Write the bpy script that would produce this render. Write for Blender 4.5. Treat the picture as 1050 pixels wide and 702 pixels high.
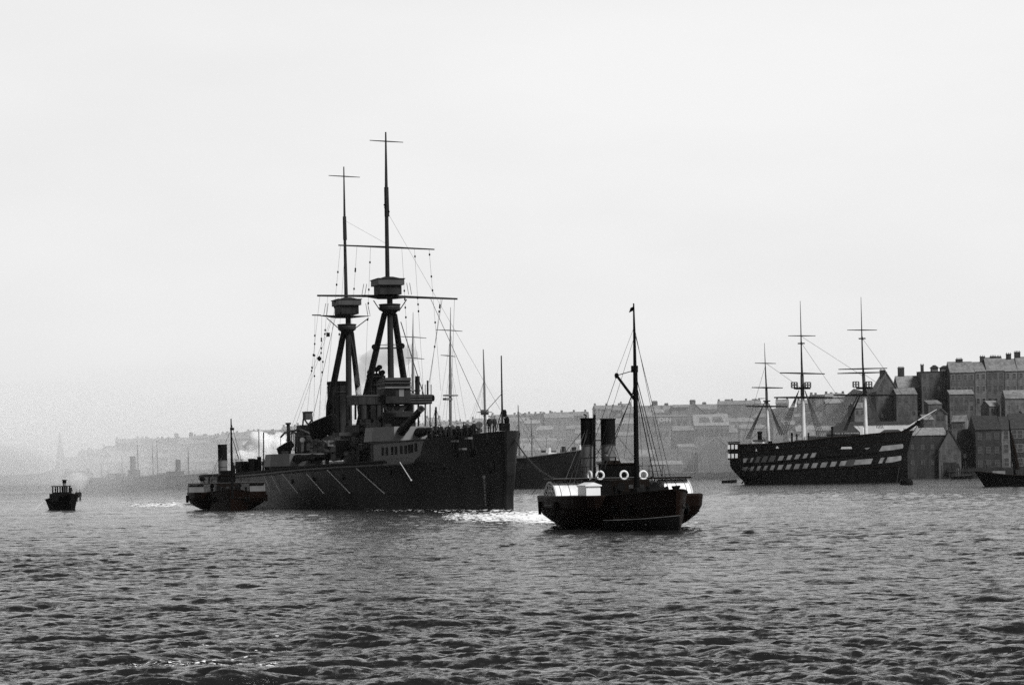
import bpy, math, random
import numpy as np
from mathutils import Vector, Matrix
random.seed(7); RNG = np.random.default_rng(7)
for _o in list(bpy.data.objects): bpy.data.objects.remove(_o)
SC = bpy.context.scene; COL = SC.collection
# ------------------------------------------------------------------ camera, sky, sun, exposure
F, CX, HY, ROLL, CAMH = 2540.0, 525.0, 487.0, math.radians(1.05), 3.8
cam = bpy.data.objects.new('camera', bpy.data.cameras.new('camera')); COL.objects.link(cam)
cam.data.sensor_width = 36; cam.data.lens = 36 * F / 1050; cam.data.shift_y = (HY - 351) / 1050
cam.location = (0, 0, CAMH)
cam.rotation_mode = 'XYZ'
cam.matrix_world = Matrix.Translation((0, 0, CAMH)) @ Matrix.Rotation(math.radians(90), 4, 'X') @ Matrix.Rotation(-ROLL, 4, 'Z')
cam.data.clip_start = .5; cam.data.clip_end = 30000
SC.camera = cam
SUN_EL, SUN_AZ = 44, 130             # azimuth measured from the view axis (+Y), positive = to the right
wd = bpy.data.worlds.new('World'); SC.world = wd; wd.use_nodes = True
nt = wd.node_tree; nt.nodes.clear()
sky = nt.nodes.new('ShaderNodeTexSky'); sky.sky_type = 'NISHITA'; sky.sun_disc = False
sky.sun_elevation = math.radians(SUN_EL); sky.sun_rotation = math.radians(SUN_AZ)
sky.dust_density = 6; sky.air_density = 1.0; sky.ozone_density = 1
bw = nt.nodes.new('ShaderNodeRGBToBW'); nt.links.new(sky.outputs[0], bw.inputs[0])
mx = nt.nodes.new('ShaderNodeMath'); mx.operation = 'MULTIPLY_ADD'; nt.links.new(bw.outputs[0], mx.inputs[0])
tcw = nt.nodes.new('ShaderNodeTexCoord'); sx = nt.nodes.new('ShaderNodeSeparateXYZ'); nt.links.new(tcw.outputs['Generated'], sx.inputs[0])
veil = nt.nodes.new('ShaderNodeMapRange'); veil.interpolation_type = 'SMOOTHSTEP'; nt.links.new(sx.outputs['Z'], veil.inputs[0])
veil.inputs[1].default_value = .17; veil.inputs[2].default_value = .36; veil.inputs[3].default_value = 5.35; veil.inputs[4].default_value = .35   # bright low mist veil thinning towards the zenith
mx.inputs[1].default_value = .08; 
cn = nt.nodes.new('ShaderNodeTexNoise'); cn.inputs['Scale'].default_value = 4.5; cn.inputs['Detail'].default_value = 4; cm = nt.nodes.new('ShaderNodeMapping'); cm.inputs['Scale'].default_value = (1, 1, 3); nt.links.new(tcw.outputs['Generated'], cm.inputs[0]); nt.links.new(cm.outputs[0], cn.inputs['Vector'])
cr_ = nt.nodes.new('ShaderNodeMapRange'); cr_.inputs[1].default_value = .3; cr_.inputs[2].default_value = .7; cr_.inputs[3].default_value = .955; cr_.inputs[4].default_value = 1.045; nt.links.new(cn.outputs['Fac'], cr_.inputs[0])
cx_ = nt.nodes.new('ShaderNodeMath'); cx_.operation = 'MULTIPLY'; nt.links.new(veil.outputs[0], cx_.inputs[0]); nt.links.new(cr_.outputs[0], cx_.inputs[1]); nt.links.new(cx_.outputs[0], mx.inputs[2])   # faint unevenness of the overcast
bg = nt.nodes.new('ShaderNodeBackground'); nt.links.new(mx.outputs[0], bg.inputs[0]); bg.inputs[1].default_value = .08
wo = nt.nodes.new('ShaderNodeOutputWorld'); nt.links.new(bg.outputs[0], wo.inputs[0])
sl = bpy.data.lights.new('sun', 'SUN'); sl.energy = 2.2; sl.angle = math.radians(18); sl.color = (1, 1, 1)
so = bpy.data.objects.new('sun', sl); COL.objects.link(so)
az, el = math.radians(SUN_AZ), math.radians(SUN_EL)
sdir = Vector((math.sin(az) * math.cos(el), math.cos(az) * math.cos(el), math.sin(el)))
so.rotation_euler = sdir.to_track_quat('Z', 'Y').to_euler()
vs = SC.view_settings; vs.view_transform = 'Standard'; vs.look = 'None'; vs.gamma = 1; vs.use_curve_mapping = False
vs.exposure = 1.0
SC.cycles.use_denoising = False; SC.cycles.use_adaptive_sampling = False; SC.cycles.sample_clamp_indirect = 3.0
SC.cycles.volume_bounces = 16; SC.cycles.max_bounces = 18
HAZE = .000022
# ------------------------------------------------------------------ photograph pixel <-> place
cr, sr = math.cos(ROLL), math.sin(ROLL)
def uv(x, y):
    u, v = x - CX, HY - y
    return u * cr + v * sr, -u * sr + v * cr
def at(x, y, Y):
    u, v = uv(x, y); return Vector((u * Y / F, Y, CAMH + v * Y / F))
def px_of(P):
    u, v = P[0] / P[1] * F, (P[2] - CAMH) / P[1] * F
    return CX + u * cr - v * sr, HY - (u * sr + v * cr)
class Frame:
    """A ship's own axes: x forward, y to port, z up; TH is the heading off the line of sight, bow to the right and nearer."""
    def __init__(s, X, Y, th):
        s.o = Vector((X, Y, 0)); s.th = math.radians(th); s.rz = s.th - math.pi / 2
        s.M = Matrix.Translation(s.o) @ Matrix.Rotation(s.rz, 4, 'Z'); s.I = s.M.inverted()
        s.c = s.I @ Vector((0, 0, CAMH))
    def _ray(s, x, y):
        u, v = uv(x, y); return (s.I.to_3x3() @ Vector((u, F, v)))
    def bys(s, x, y, st):            # on the plane ST metres to starboard of the centre line
        d = s._ray(x, y); t = (-st - s.c.y) / d.y; return s.c + d * t
    def bya(s, x, y, a):             # on the cross-section A metres aft of the frame's origin
        d = s._ray(x, y); t = (-a - s.c.x) / d.x; return s.c + d * t
    def mpp(s, a):                   # metres per pixel there
        return (s.M @ Vector((-a, 0, 0))).y / F
# ------------------------------------------------------------------ materials
def mat(name, v, rough=.65, var=.25, scale=1.5, streak=1.0, metal=0.0, bump=.0, spec=.35, tint=None, bscale=None, planks=None):
    m = bpy.data.materials.new(name); m.use_nodes = True; t = m.node_tree; N = t.nodes; L = t.links
    b = N['Principled BSDF']; b.inputs['Roughness'].default_value = rough; b.inputs['Metallic'].default_value = metal
    b.inputs['Specular IOR Level'].default_value = spec
    tc = N.new('ShaderNodeTexCoord'); mp = N.new('ShaderNodeMapping'); L.new(tc.outputs['Object'], mp.inputs[0])
    mp.inputs['Scale'].default_value = (1, 1, streak)
    n = N.new('ShaderNodeTexNoise'); n.inputs['Scale'].default_value = scale; n.inputs['Detail'].default_value = 5; n.inputs['Roughness'].default_value = .65
    L.new(mp.outputs[0], n.inputs['Vector'])
    r = N.new('ShaderNodeMapRange'); L.new(n.outputs['Fac'], r.inputs[0]); r.inputs[1].default_value = .3; r.inputs[2].default_value = .7
    r.inputs[3].default_value = 1 - var; r.inputs[4].default_value = 1 + var
    last = r.outputs[0]
    if planks:                       # thin darker seams between plates or strakes
        w = N.new('ShaderNodeTexBrick'); L.new(tc.outputs['Object'], w.inputs['Vector'])
        mp2 = N.new('ShaderNodeMapping'); mp2.inputs['Rotation'].default_value = (math.radians(90), 0, 0); L.new(tc.outputs['Object'], mp2.inputs[0]); L.new(mp2.outputs[0], w.inputs['Vector'])
        w.inputs['Scale'].default_value = 1; w.inputs['Brick Width'].default_value = planks[0]; w.inputs['Row Height'].default_value = planks[1]
        w.inputs['Mortar Size'].default_value = planks[2]; w.inputs['Color1'].default_value = (1, 1, 1, 1); w.inputs['Color2'].default_value = (.66, .66, .66, 1); w.inputs['Mortar'].default_value = (.45, .45, .45, 1)
        g = N.new('ShaderNodeMath'); g.operation = 'MULTIPLY'; L.new(last, g.inputs[0]); L.new(w.outputs['Color'], g.inputs[1]); last = g.outputs[0]
    mc = N.new('ShaderNodeMixRGB'); mc.blend_type = 'MULTIPLY'; mc.inputs[0].default_value = 1
    c = tint or (v, v, v); mc.inputs[1].default_value = (*c, 1); L.new(last, mc.inputs[2]); L.new(mc.outputs[0], b.inputs['Base Color'])
    if bump:
        bn = N.new('ShaderNodeTexNoise'); bn.inputs['Scale'].default_value = bscale or scale * 3; L.new(tc.outputs['Object'], bn.inputs['Vector'])
        bp = N.new('ShaderNodeBump'); bp.inputs['Strength'].default_value = bump; bp.inputs['Distance'].default_value = .1; L.new(bn.outputs['Fac'], bp.inputs['Height']); L.new(bp.outputs[0], b.inputs['Normal'])
    return m
def volmat(name, dens, aniso=.2, v=1.0):
    m = bpy.data.materials.new(name); m.use_nodes = True; t = m.node_tree; t.nodes.clear()
    o = t.nodes.new('ShaderNodeOutputMaterial'); p = t.nodes.new('ShaderNodeVolumePrincipled')
    p.inputs['Color'].default_value = (v, v, v, 1); p.inputs['Density'].default_value = dens; p.inputs['Anisotropy'].default_value = aniso
    t.links.new(p.outputs[0], o.inputs['Volume']); return m
M = dict(
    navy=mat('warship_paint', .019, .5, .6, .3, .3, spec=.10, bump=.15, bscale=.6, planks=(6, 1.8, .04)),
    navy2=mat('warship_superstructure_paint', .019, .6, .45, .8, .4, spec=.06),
    navy3=mat('warship_pale_grey_paint', .035, .6, .25, .7, .5),
    turret=mat('turret_paint', .12, .6, .15, .8),
    canvas=mat('weathered_canvas', .045, .9, .35, 1.2, .3),
    black=mat('black_paint', .004, .7, .4, .8, .4, spec=.04),
    soot=mat('sooty_black', .003, .8, .4, 1.5, spec=.1),
    tug=mat('tug_hull_paint', .008, .5, .4, .6, .4, tint=(.0070, .0040, .0030), spec=.03, bump=.2, bscale=1.2),
    tugdk=mat('tug_dark_wood', .008, .6, .4, 1, tint=(.006, .004, .003), spec=.06),
    white=mat('white_paint', .78, .5, .07, 1.2, .4),
    offw=mat('dull_white_paint', .55, .6, .2, 1.5, .4),
    buff=mat('funnel_grey_paint', .10, .6, .25, 1, .3),
    mid=mat('mid_grey_paint', .12, .6, .25, 1.2),
    rope=mat('tarred_rope', .012, .9, .2, 4),
    wire=mat('dark_wire', .02, .6, .1, 2),
    deck=mat('wooden_deck', .14, .8, .3, 2),
    glass=mat('dark_glass', .02, .12, .1, 1, spec=.5),
    boxdull=mat('grimy_box_paint', .075, .7, .3, 1.2, .4), boxgrey=mat('dull_box_paint', .17, .6, .2, 1.2, .4), band=mat('weathered_white_band', .18, .7, .45, .5, .6), pale=mat('hazy_ship_paint', .05, .7, .3, .5, .3),
    mastp=mat('varnished_spar', .16, .5, .2, 1),
    skin=mat('skin', .35, .6, .05, 4), cloth=mat('dark_serge', .012, .9, .3, 6), hair=mat('dark_hair', .01, .8, .2, 8),
    brick=mat('sooty_brick', .088, .9, .65, .55, .3, bump=.2, bscale=3, planks=(.9, .3, .02)),
    brick2=mat('worn_brick', .13, .9, .65, .5, .3, bump=.2, bscale=3, planks=(.9, .3, .02)),
    brickd=mat('dark_brick', .03, .9, .7, .5, .3, bump=.2, bscale=3, planks=(.9, .3, .02)),
    slate=mat('slate_roof', .20, .6, .4, .3, planks=(.6, .5, .03)),
    slated=mat('dark_slate_roof', .03, .6, .3, .6, planks=(.6, .5, .03)),
    slatel=mat('pale_slate_roof', .26, .6, .2, .5, planks=(.6, .5, .03)),
    lime=mat('limewashed_wall', .55, .9, .2, .4, .3),
    stone=mat('quay_stone', .03, .9, .4, .3, bump=.3, bscale=1, planks=(2, .8, .03)),
    timber=mat('tarred_timber', .018, .9, .4, .8, .2),
    frame=mat('window_frame_paint', .2, .6, .1, 2),
    sign=mat('sign_lettering', .5, .7, .3, 3),
    foam=mat('foam', .85, .9, .05, 2),
)
# ------------------------------------------------------------------ mesh building
class MB:
    def __init__(s): s.v = []; s.f = []; s.smooth = False
    def add(s, v, f):
        o = len(s.v); s.v += [tuple(p) for p in v]; s.f += [tuple(i + o for i in q) for q in f]; return s
    def box(s, x0, x1, y0, y1, z0, z1, tz=0.0, ty=0.0):   # tz, ty: how much the top is drawn in lengthwise, sideways
        v = [(x0, y0, z0), (x1, y0, z0), (x1, y1, z0), (x0, y1, z0), (x0 + tz, y0 + ty, z1), (x1 - tz, y0 + ty, z1), (x1 - tz, y1 - ty, z1), (x0 + tz, y1 - ty, z1)]
        return s.add(v, [(3, 2, 1, 0), (4, 5, 6, 7), (0, 1, 5, 4), (1, 2, 6, 5), (2, 3, 7, 6), (3, 0, 4, 7)])
    def prism(s, poly, z0, z1, sc=1.0, c=None):
        n = len(poly); c = c or (sum(p[0] for p in poly) / n, sum(p[1] for p in poly) / n)
        v = [(p[0], p[1], z0) for p in poly] + [(c[0] + (p[0] - c[0]) * sc, c[1] + (p[1] - c[1]) * sc, z1) for p in poly]
        return s.add(v, [tuple(range(n - 1, -1, -1)), tuple(range(n, 2 * n))] + [(i, (i + 1) % n, n + (i + 1) % n, n + i) for i in range(n)])
    def extr(s, pts, vec):           # any flat outline pushed along a vector
        n = len(pts); vec = Vector(vec); v = [Vector(p) for p in pts]; v += [p + vec for p in v]
        return s.add(v, [tuple(range(n - 1, -1, -1)), tuple(range(n, 2 * n))] + [(i, (i + 1) % n, n + (i + 1) % n, n + i) for i in range(n)])
    def tube(s, pts, r, n=8):
        pts = [Vector(p) for p in pts]; k = len(pts); rs = r if isinstance(r, (list, tuple)) else [r] * k
        V = []; Fc = []
        for i, p in enumerate(pts):
            d = (pts[min(i + 1, k - 1)] - pts[max(i - 1, 0)])
            d = d.normalized() if d.length > 1e-9 else Vector((0, 0, 1))
            a = d.cross(Vector((0, 0, 1)) if abs(d.z) < .9 else Vector((1, 0, 0))).normalized(); b = d.cross(a)
            V += [p + (a * math.cos(q) + b * math.sin(q)) * rs[i] for q in (2 * math.pi * j / n for j in range(n))]
        for i in range(k - 1):
            Fc += [(i * n + j, i * n + (j + 1) % n, (i + 1) * n + (j + 1) % n, (i + 1) * n + j) for j in range(n)]
        Fc += [tuple(range(n - 1, -1, -1)), tuple(range((k - 1) * n, k * n))]
        return s.add(V, Fc)
    def lathe(s, prof, c=(0, 0, 0), n=24, axis='z', sy=1.0):
        k = len(prof); V = []; Fc = []
        for r, z in prof:
            for j in range(n):
                q = 2 * math.pi * j / n; x, y = r * math.cos(q), r * math.sin(q) * sy
                p = (x, y, z) if axis == 'z' else ((z, x, y) if axis == 'x' else (x, z, y))
                V.append((p[0] + c[0], p[1] + c[1], p[2] + c[2]))
        for i in range(k - 1): Fc += [(i * n + j, i * n + (j + 1) % n, (i + 1) * n + (j + 1) % n, (i + 1) * n + j) for j in range(n)]
        Fc += [tuple(range(n - 1, -1, -1)), tuple(range((k - 1) * n, k * n))]
        return s.add(V, Fc)
    def ball(s, c, r, n=10):
        r = (r, r, r) if not isinstance(r, (tuple, list)) else r
        k = n // 2 + 1; V = []; Fc = []
        for i in range(1, k):
            p = math.pi * i / k
            V += [(c[0] + r[0] * math.sin(p) * math.cos(2 * math.pi * j / n), c[1] + r[1] * math.sin(p) * math.sin(2 * math.pi * j / n), c[2] + r[2] * math.cos(p)) for j in range(n)]
        for i in range(k - 2): Fc += [(i * n + j, (i + 1) * n + j, (i + 1) * n + (j + 1) % n, i * n + (j + 1) % n) for j in range(n)]
        Fc += [tuple(range(n)), tuple(range((k - 1) * n - 1, (k - 2) * n - 1, -1))]
        return s.add(V, Fc)
    def torus(s, c, R, r, nrm=(1, 0, 0), n=24, k=8):
        nrm = Vector(nrm).normalized(); a = nrm.cross(Vector((0, 0, 1)) if abs(nrm.z) < .9 else Vector((1, 0, 0))).normalized(); b = nrm.cross(a); c = Vector(c)
        V = [c + (a * math.cos(p) + b * math.sin(p)) * (R + r * math.cos(q)) + nrm * r * math.sin(q) for p in (2 * math.pi * i / n for i in range(n)) for q in (2 * math.pi * j / k for j in range(k))]
        return s.add(V, [(i * k + j, ((i + 1) % n) * k + j, ((i + 1) % n) * k + (j + 1) % k, i * k + (j + 1) % k) for i in range(n) for j in range(k)])
    def grid(s, rows, close=False):  # a sheet from rows of points
        n = len(rows[0]); V = [p for r in rows for p in r]; Fc = []
        for i in range(len(rows) - 1): Fc += [(i * n + j, i * n + j + 1, (i + 1) * n + j + 1, (i + 1) * n + j) for j in range(n - 1)]
        return s.add(V, Fc)
def build(name, mb, material, parent=None, smooth=False, M4=None):
    me = bpy.data.meshes.new(name); me.from_pydata(mb.v, [], mb.f); me.update()
    me.materials.append(M[material] if isinstance(material, str) else material)
    import bmesh
    bm = bmesh.new(); bm.from_mesh(me); bmesh.ops.recalc_face_normals(bm, faces=bm.faces); bm.to_mesh(me); bm.free()
    if smooth:
        me.polygons.foreach_set('use_smooth', [True] * len(me.polygons)); me.set_sharp_from_angle(angle=math.radians(38))
    o = bpy.data.objects.new(name, me); COL.objects.link(o)
    if parent: o.parent = parent
    if M4 is not None: o.matrix_world = M4
    return o
def tag(o, label, cat, group=None):
    o['label'] = label; o['category'] = cat
    if group: o['group'] = group
    return o
def kind(o, k): o['kind'] = k; return o
def thing(name, label, cat, fr=None, loc=(0, 0, 0), rz=0, group=None):
    o = bpy.data.objects.new(name, None); COL.objects.link(o); o.empty_display_size = .5
    if fr: o.location = fr.o; o.rotation_euler = (0, 0, fr.rz)
    else: o.location = loc; o.rotation_euler = (0, 0, rz)
    return tag(o, label, cat, group)
def copy_tree(o, parent=None):
    c = o.copy(); COL.objects.link(c)
    if parent: c.parent = parent
    for ch in o.children: copy_tree(ch, c)
    return c
def cub(xs, ys, x):                  # smooth table look-up
    x = min(max(x, xs[0]), xs[-1]); i = max(0, min(len(xs) - 2, int(np.searchsorted(xs, x)) - 1))
    h = xs[i + 1] - xs[i]; t = (x - xs[i]) / h
    def sl(j):
        if j <= 0 or j >= len(xs) - 1:
            j2 = min(max(j, 0), len(xs) - 1); k = 1 if j2 == 0 else j2; return (ys[k] - ys[k - 1]) / (xs[k] - xs[k - 1])
        d0 = (ys[j] - ys[j - 1]) / (xs[j] - xs[j - 1]); d1 = (ys[j + 1] - ys[j]) / (xs[j + 1] - xs[j])
        return 0 if d0 * d1 <= 0 else 2 * d0 * d1 / (d0 + d1)
    m0, m1 = sl(i) * h, sl(i + 1) * h
    return (2*t**3-3*t**2+1)*ys[i] + (t**3-2*t**2+t)*m0 + (-2*t**3+3*t**2)*ys[i+1] + (t**3-t**2)*m1
def hull_mesh(A, hb, ztop, zlow=-1.2, levels=9, ztoplow=None, xshift=None):
    """Both sides of a hull; A = distances aft of the stem, hb(a, z) half-breadth, ztop(a) sheer, xshift(a, z) rake."""
    mb = MB(); R, Lf = [], []
    for a in A:
        zt = ztop(a); zl = zlow if ztoplow is None else ztoplow(a)
        r = []
        for k in range(levels):
            z = zt + (zl - zt) * k / (levels - 1)
            dx = xshift(a, z) if xshift else 0
            r.append((-a + dx, -hb(a, z), z))
        R.append(r); Lf.append([(x, -y, z) for x, y, z in r])
    mb.grid(R); mb.grid(Lf)
    mb.grid([[R[0][k], Lf[0][k]] for k in range(levels)]); mb.grid([[R[-1][k], Lf[-1][k]] for k in range(levels)])
    return mb
def deck_mesh(A, hbf, zf, xshift=None, inset=.0):
    mb = MB(); mb.grid([[(-a + (xshift(a, zf(a)) if xshift else 0), -max(hbf(a) - inset, .02), zf(a)), (-a + (xshift(a, zf(a)) if xshift else 0), max(hbf(a) - inset, .02), zf(a))] for a in A]); return mb
def rope(name, pts, r, parent, material='rope', n=4):
    mb = MB(); mb.tube(pts, r, n); return build(name, mb, material, parent)
def sag(p, q, s, n=12):
    p, q = Vector(p), Vector(q); return [p.lerp(q, i / n) - Vector((0, 0, s * 4 * (i / n) * (1 - i / n))) for i in range(n + 1)]
# ------------------------------------------------------------------ water
def ocean(n, L, amp, wind, damp, seed, p=4.0):
    g = np.random.default_rng(seed); k1 = np.fft.fftfreq(n, L / n) * 2 * np.pi
    kx, ky = np.meshgrid(k1, k1, indexing='ij'); k = np.hypot(kx, ky); k[0, 0] = 1
    Lw = .95
    P = np.exp(-1 / (k * Lw) ** 2) / k ** p * (np.abs((kx * wind[0] + ky * wind[1]) / k) ** 2 * .8 + .2) * np.exp(-(k * damp) ** 2); P[0, 0] = 0
    H = np.sqrt(P) * (g.normal(size=(n, n)) + 1j * g.normal(size=(n, n)))
    h = np.fft.ifft2(H).real; s = amp / h.std()
    dx = np.fft.ifft2(-1j * kx / k * H).real * s; dy = np.fft.ifft2(-1j * ky / k * H).real * s
    return h * s, dx, dy
WIND = (.35, -.94)
T1 = (ocean(512, 37.0, .044, WIND, .04, 3, 3.5), 37.0); T2 = (ocean(256, 8.3, .027, WIND, .015, 5, 3.0), 9.1)
def samp(T, i, X, Y):
    A, L = T[0][i], T[1]; n = A.shape[0]; x = (X / L * n) % n; y = (Y / L * n) % n
    x0 = np.floor(x).astype(int) % n; y0 = np.floor(y).astype(int) % n; fx = x - np.floor(x); fy = y - np.floor(y); x1 = (x0 + 1) % n; y1 = (y0 + 1) % n
    return (A[x0, y0] * (1 - fx) + A[x1, y0] * fx) * (1 - fy) + (A[x0, y1] * (1 - fx) + A[x1, y1] * fx) * fy
BUMPS = [(-7.0, 46.6, 1.5, .5, .22), (-5.4, 47.3, 1.1, .45, .2), (-6.2, 48.2, 1.7, .3, .1), (-4.4, 48.6, .8, .3, .1)]
def water_h(X, Y):
    D = np.hypot(X, Y)
    a1 = np.clip(1 - (D - 350) / 500, .15, 1); a2 = np.clip(1 - (D - 110) / 160, 0, 1)
    patch = .9 + .3 * np.sin(X * .09 + 1.3 * np.sin(Y * .021)) * np.sin(Y * .047 + .8 * np.sin(X * .05))
    patch = patch * (.9 + .32 * np.exp(-((D - 40) / 42) ** 2))
    z = samp(T1, 0, X, Y) * a1 * patch + samp(T2, 0, X, Y) * a2 * patch
    for bx, by, wx, wy, h in BUMPS: z = z + h * np.exp(-((X - bx) / wx) ** 2 - ((Y - by) / wy) ** 2)
    return z
def water():
    Ys = []; y = 28.0
    while y < 4200:
        Ys.append(y); y += .085 if y < 75 else (.12 if y < 110 else max(.12, (y / 110) ** 2 * .13))
    Ys = np.array(Ys); us = np.linspace(-.36, .36, 620)
    Yg, Ug = np.meshgrid(Ys, us, indexing='ij'); Xg = Yg * Ug
    D = np.hypot(Xg, Yg); a1 = np.clip(1 - (D - 350) / 500, .15, 1); a2 = np.clip(1 - (D - 110) / 160, 0, 1)
    ch = 1.25
    X2 = Xg + ch * (samp(T1, 1, Xg, Yg) * a1 + samp(T2, 1, Xg, Yg) * a2) * np.clip(1 - D / 400, 0, 1)
    Y2 = Yg + ch * (samp(T1, 2, Xg, Yg) * a1 + samp(T2, 2, Xg, Yg) * a2) * np.clip(1 - D / 400, 0, 1)
    Z = water_h(Xg, Yg)
    nr, nc = Xg.shape; co = np.stack([X2, Y2, Z], -1).reshape(-1, 3)
    i = np.arange(nr - 1)[:, None] * nc + np.arange(nc - 1)[None, :]
    q = np.stack([i, i + 1, i + nc + 1, i + nc], -1).reshape(-1)
    me = bpy.data.meshes.new('water'); me.vertices.add(len(co)); me.vertices.foreach_set('co', co.ravel())
    nf = len(q) // 4; me.loops.add(len(q)); me.loops.foreach_set('vertex_index', q.astype(np.int32)); me.polygons.add(nf)
    me.polygons.foreach_set('loop_start', np.arange(nf, dtype=np.int32) * 4); me.update(calc_edges=True)
    me.polygons.foreach_set('use_smooth', np.ones(nf, dtype=bool))
    m = bpy.data.materials.new('river_water'); m.use_nodes = True; t = m.node_tree; N, L = t.nodes, t.links; b = N['Principled BSDF']
    b.inputs['Base Color'].default_value = (.010, .010, .010, 1); b.inputs['IOR'].default_value = 1.333; b.inputs['Specular IOR Level'].default_value = .42
    b.inputs['Roughness'].default_value = .05
    tc = N.new('ShaderNodeTexCoord'); mp = N.new('ShaderNodeMapping'); mp.inputs['Scale'].default_value = (.45, 1.0, 1); mp.inputs['Rotation'].default_value = (0, 0, math.radians(-12)); L.new(tc.outputs['Object'], mp.inputs[0])
    wn = N.new('ShaderNodeTexNoise'); wn.inputs['Scale'].default_value = 1; wn.inputs['Detail'].default_value = 3; wm = N.new('ShaderNodeMapping'); wm.inputs['Scale'].default_value = (.025, .06, 1); wm.inputs['Rotation'].default_value = (0, 0, .35); L.new(tc.outputs['Object'], wm.inputs[0]); L.new(wm.outputs[0], wn.inputs['Vector'])
    wind = N.new('ShaderNodeMapRange'); wind.inputs[1].default_value = .35; wind.inputs[2].default_value = .65; wind.inputs[3].default_value = .55; wind.inputs[4].default_value = 1.0; L.new(wn.outputs['Fac'], wind.inputs[0])   # slicks and gusts
    prev = None
    for sc, dist, det in ((.6, .26, 4), (3.0, .12, 5), (11.0, .03, 4)):
        n = N.new('ShaderNodeTexNoise'); n.inputs['Scale'].default_value = sc; n.inputs['Detail'].default_value = det; n.inputs['Roughness'].default_value = .6; L.new(mp.outputs[0], n.inputs['Vector'])
        bp = N.new('ShaderNodeBump'); L.new(wind.outputs[0], bp.inputs['Strength']); bp.inputs['Distance'].default_value = dist; L.new(n.outputs['Fac'], bp.inputs['Height'])
        if prev: L.new(prev.outputs[0], bp.inputs['Normal'])
        prev = bp
    L.new(prev.outputs[0], b.inputs['Normal'])
    me.materials.append(m); o = bpy.data.objects.new('water', me); COL.objects.link(o); kind(o, 'structure')
    # the river bed and the rest of the water out to the sides and behind the camera
    mb = MB(); mb.box(-5000, 5000, -1500, 9000, -3.2, -3.0); kind(build('riverbed', mb, 'timber'), 'structure')
    mb = MB(); mb.grid([[(-2500, y, -.12), (2500, y, -.12)] for y in (-300, 27)]); kind(build('water', mb, m), 'structure')
    for s in (-1, 1):
        mb = MB(); mb.grid([[(s * y * .359, y, -.1), (s * 4000, y, -.1)] for y in (26, 60, 200, 800, 2000, 4200)]); kind(build('water', mb, m), 'structure')
water()
def foam(name, label, fn, n, smin, smax, seed, lift=.02):
    """Many ragged flakes of froth lying on the water; fn(rng) gives a point and a size factor."""
    g = random.Random(seed); mb = MB()
    for _ in range(n):
        x, y, k = fn(g); r = g.uniform(smin, smax) * k
        m = 7; a0 = g.uniform(0, 6.28); pts = []
        for j in range(m):
            q = a0 + 6.283 * j / m; rr = r * g.uniform(.5, 1.15); px, py = x + rr * math.cos(q) * 1.7, y + rr * math.sin(q)
            pts.append((px, py, float(water_h(np.array(px), np.array(py))) + lift + r * .05))
        mb.add(pts + [(x, y, float(water_h(np.array(x), np.array(y))) + lift + r * .10)], [(j, (j + 1) % m, m) for j in range(m)])
    o = build(name, mb, 'foam'); kind(o, 'stuff'); o['label'] = label; return o
# ------------------------------------------------------------------ haze (one even box) and the smoke banks that lie on the river
mb = MB(); mb.box(-2400, 2400, -200, 4600, -4.2, 190)
hz = build('haze', mb, volmat('haze_air', HAZE, .3)); kind(hz, 'stuff')
def smoke(name, label, balls, dens, aniso=.2, v=1.0, disp=0.0, dsize=1.0, vox=None):
    mb = MB()
    for c, r in balls: mb.ball(c, r, 20)
    o = build(name, mb, volmat(name + '_volume', dens, aniso, v)); kind(o, 'stuff'); o['label'] = label
    if vox:
        r = o.modifiers.new('join', 'REMESH'); r.mode = 'VOXEL'; r.voxel_size = vox
        if disp:
            tx = bpy.data.textures.new(name, 'CLOUDS'); tx.noise_scale = dsize
            d = o.modifiers.new('billow', 'DISPLACE'); d.texture = tx; d.strength = disp; d.texture_coords = 'GLOBAL'
    return o
def bank(px, y, Y, rx, ry, rz, dens, seed=0):
    P = at(px, y, Y); smoke('smoke', 'pale smoke bank lying over the far river', [((P.x, Y, P.z), (rx, ry, rz))], dens, -.5)
# ------------------------------------------------------------------ land
def tab(xs, ys, x): return float(np.interp(x, xs, ys))
SH_X = [-400, 250, 560, 690, 770, 845, 866, 1100, 1500]; SH_Y = [1400, 1400, 1340, 1270, 1240, 1180, 905, 885, 880]
RG_X = [-400, 250, 640, 770, 850, 900, 1100, 1500]; RG_Y = [2300, 2250, 2100, 2000, 1750, 1190, 1150, 1150]
SK_X = [-400, -50, 40, 100, 170, 215, 260, 300, 420, 470, 530, 600, 655, 700, 760, 800, 835, 866, 872, 905, 945, 1000, 1050, 1200, 1500]
SK_Y = [494, 492, 486, 472, 457, 454, 450, 447, 443, 440, 437, 433, 426, 424, 420, 418, 416, 412, 400, 397, 396, 391, 386, 380, 380]
def land(X, Y):
    px = CX + X / Y * F
    s = tab(SH_X, SH_Y, px); r = tab(RG_X, RG_Y, px)
    vy = HY - tab(SK_X, SK_Y, px) + (CX - px) * math.tan(ROLL)
    H = CAMH + vy * r / F
    if Y < s: return -4
    t = min(1, max(0, (Y - s - 14) / (r - s - 14))); t = t * t * (3 - 2 * t) if px < 780 else t ** .85
    q = 3.0 * min(1, (Y - s) / 1.5)
    n = 1.2 * math.sin(X * .037 + Y * .021) + .8 * math.sin(X * .011 - Y * .053)
    return q + t * (max(H, 5) - 3) + n * min(1, t * 4) * (1 if Y > s + 14 else 0)
def land_hit(x, y, y0=870, y1=2300):
    """Where the line of sight through a pixel meets the land."""
    Y = y0
    while Y < y1:
        P = at(x, y, Y)
        if P.z <= land(P.x, Y) : return P
        Y += 2
    P = at(x, y, tab(RG_X, RG_Y, x)); return P
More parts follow.
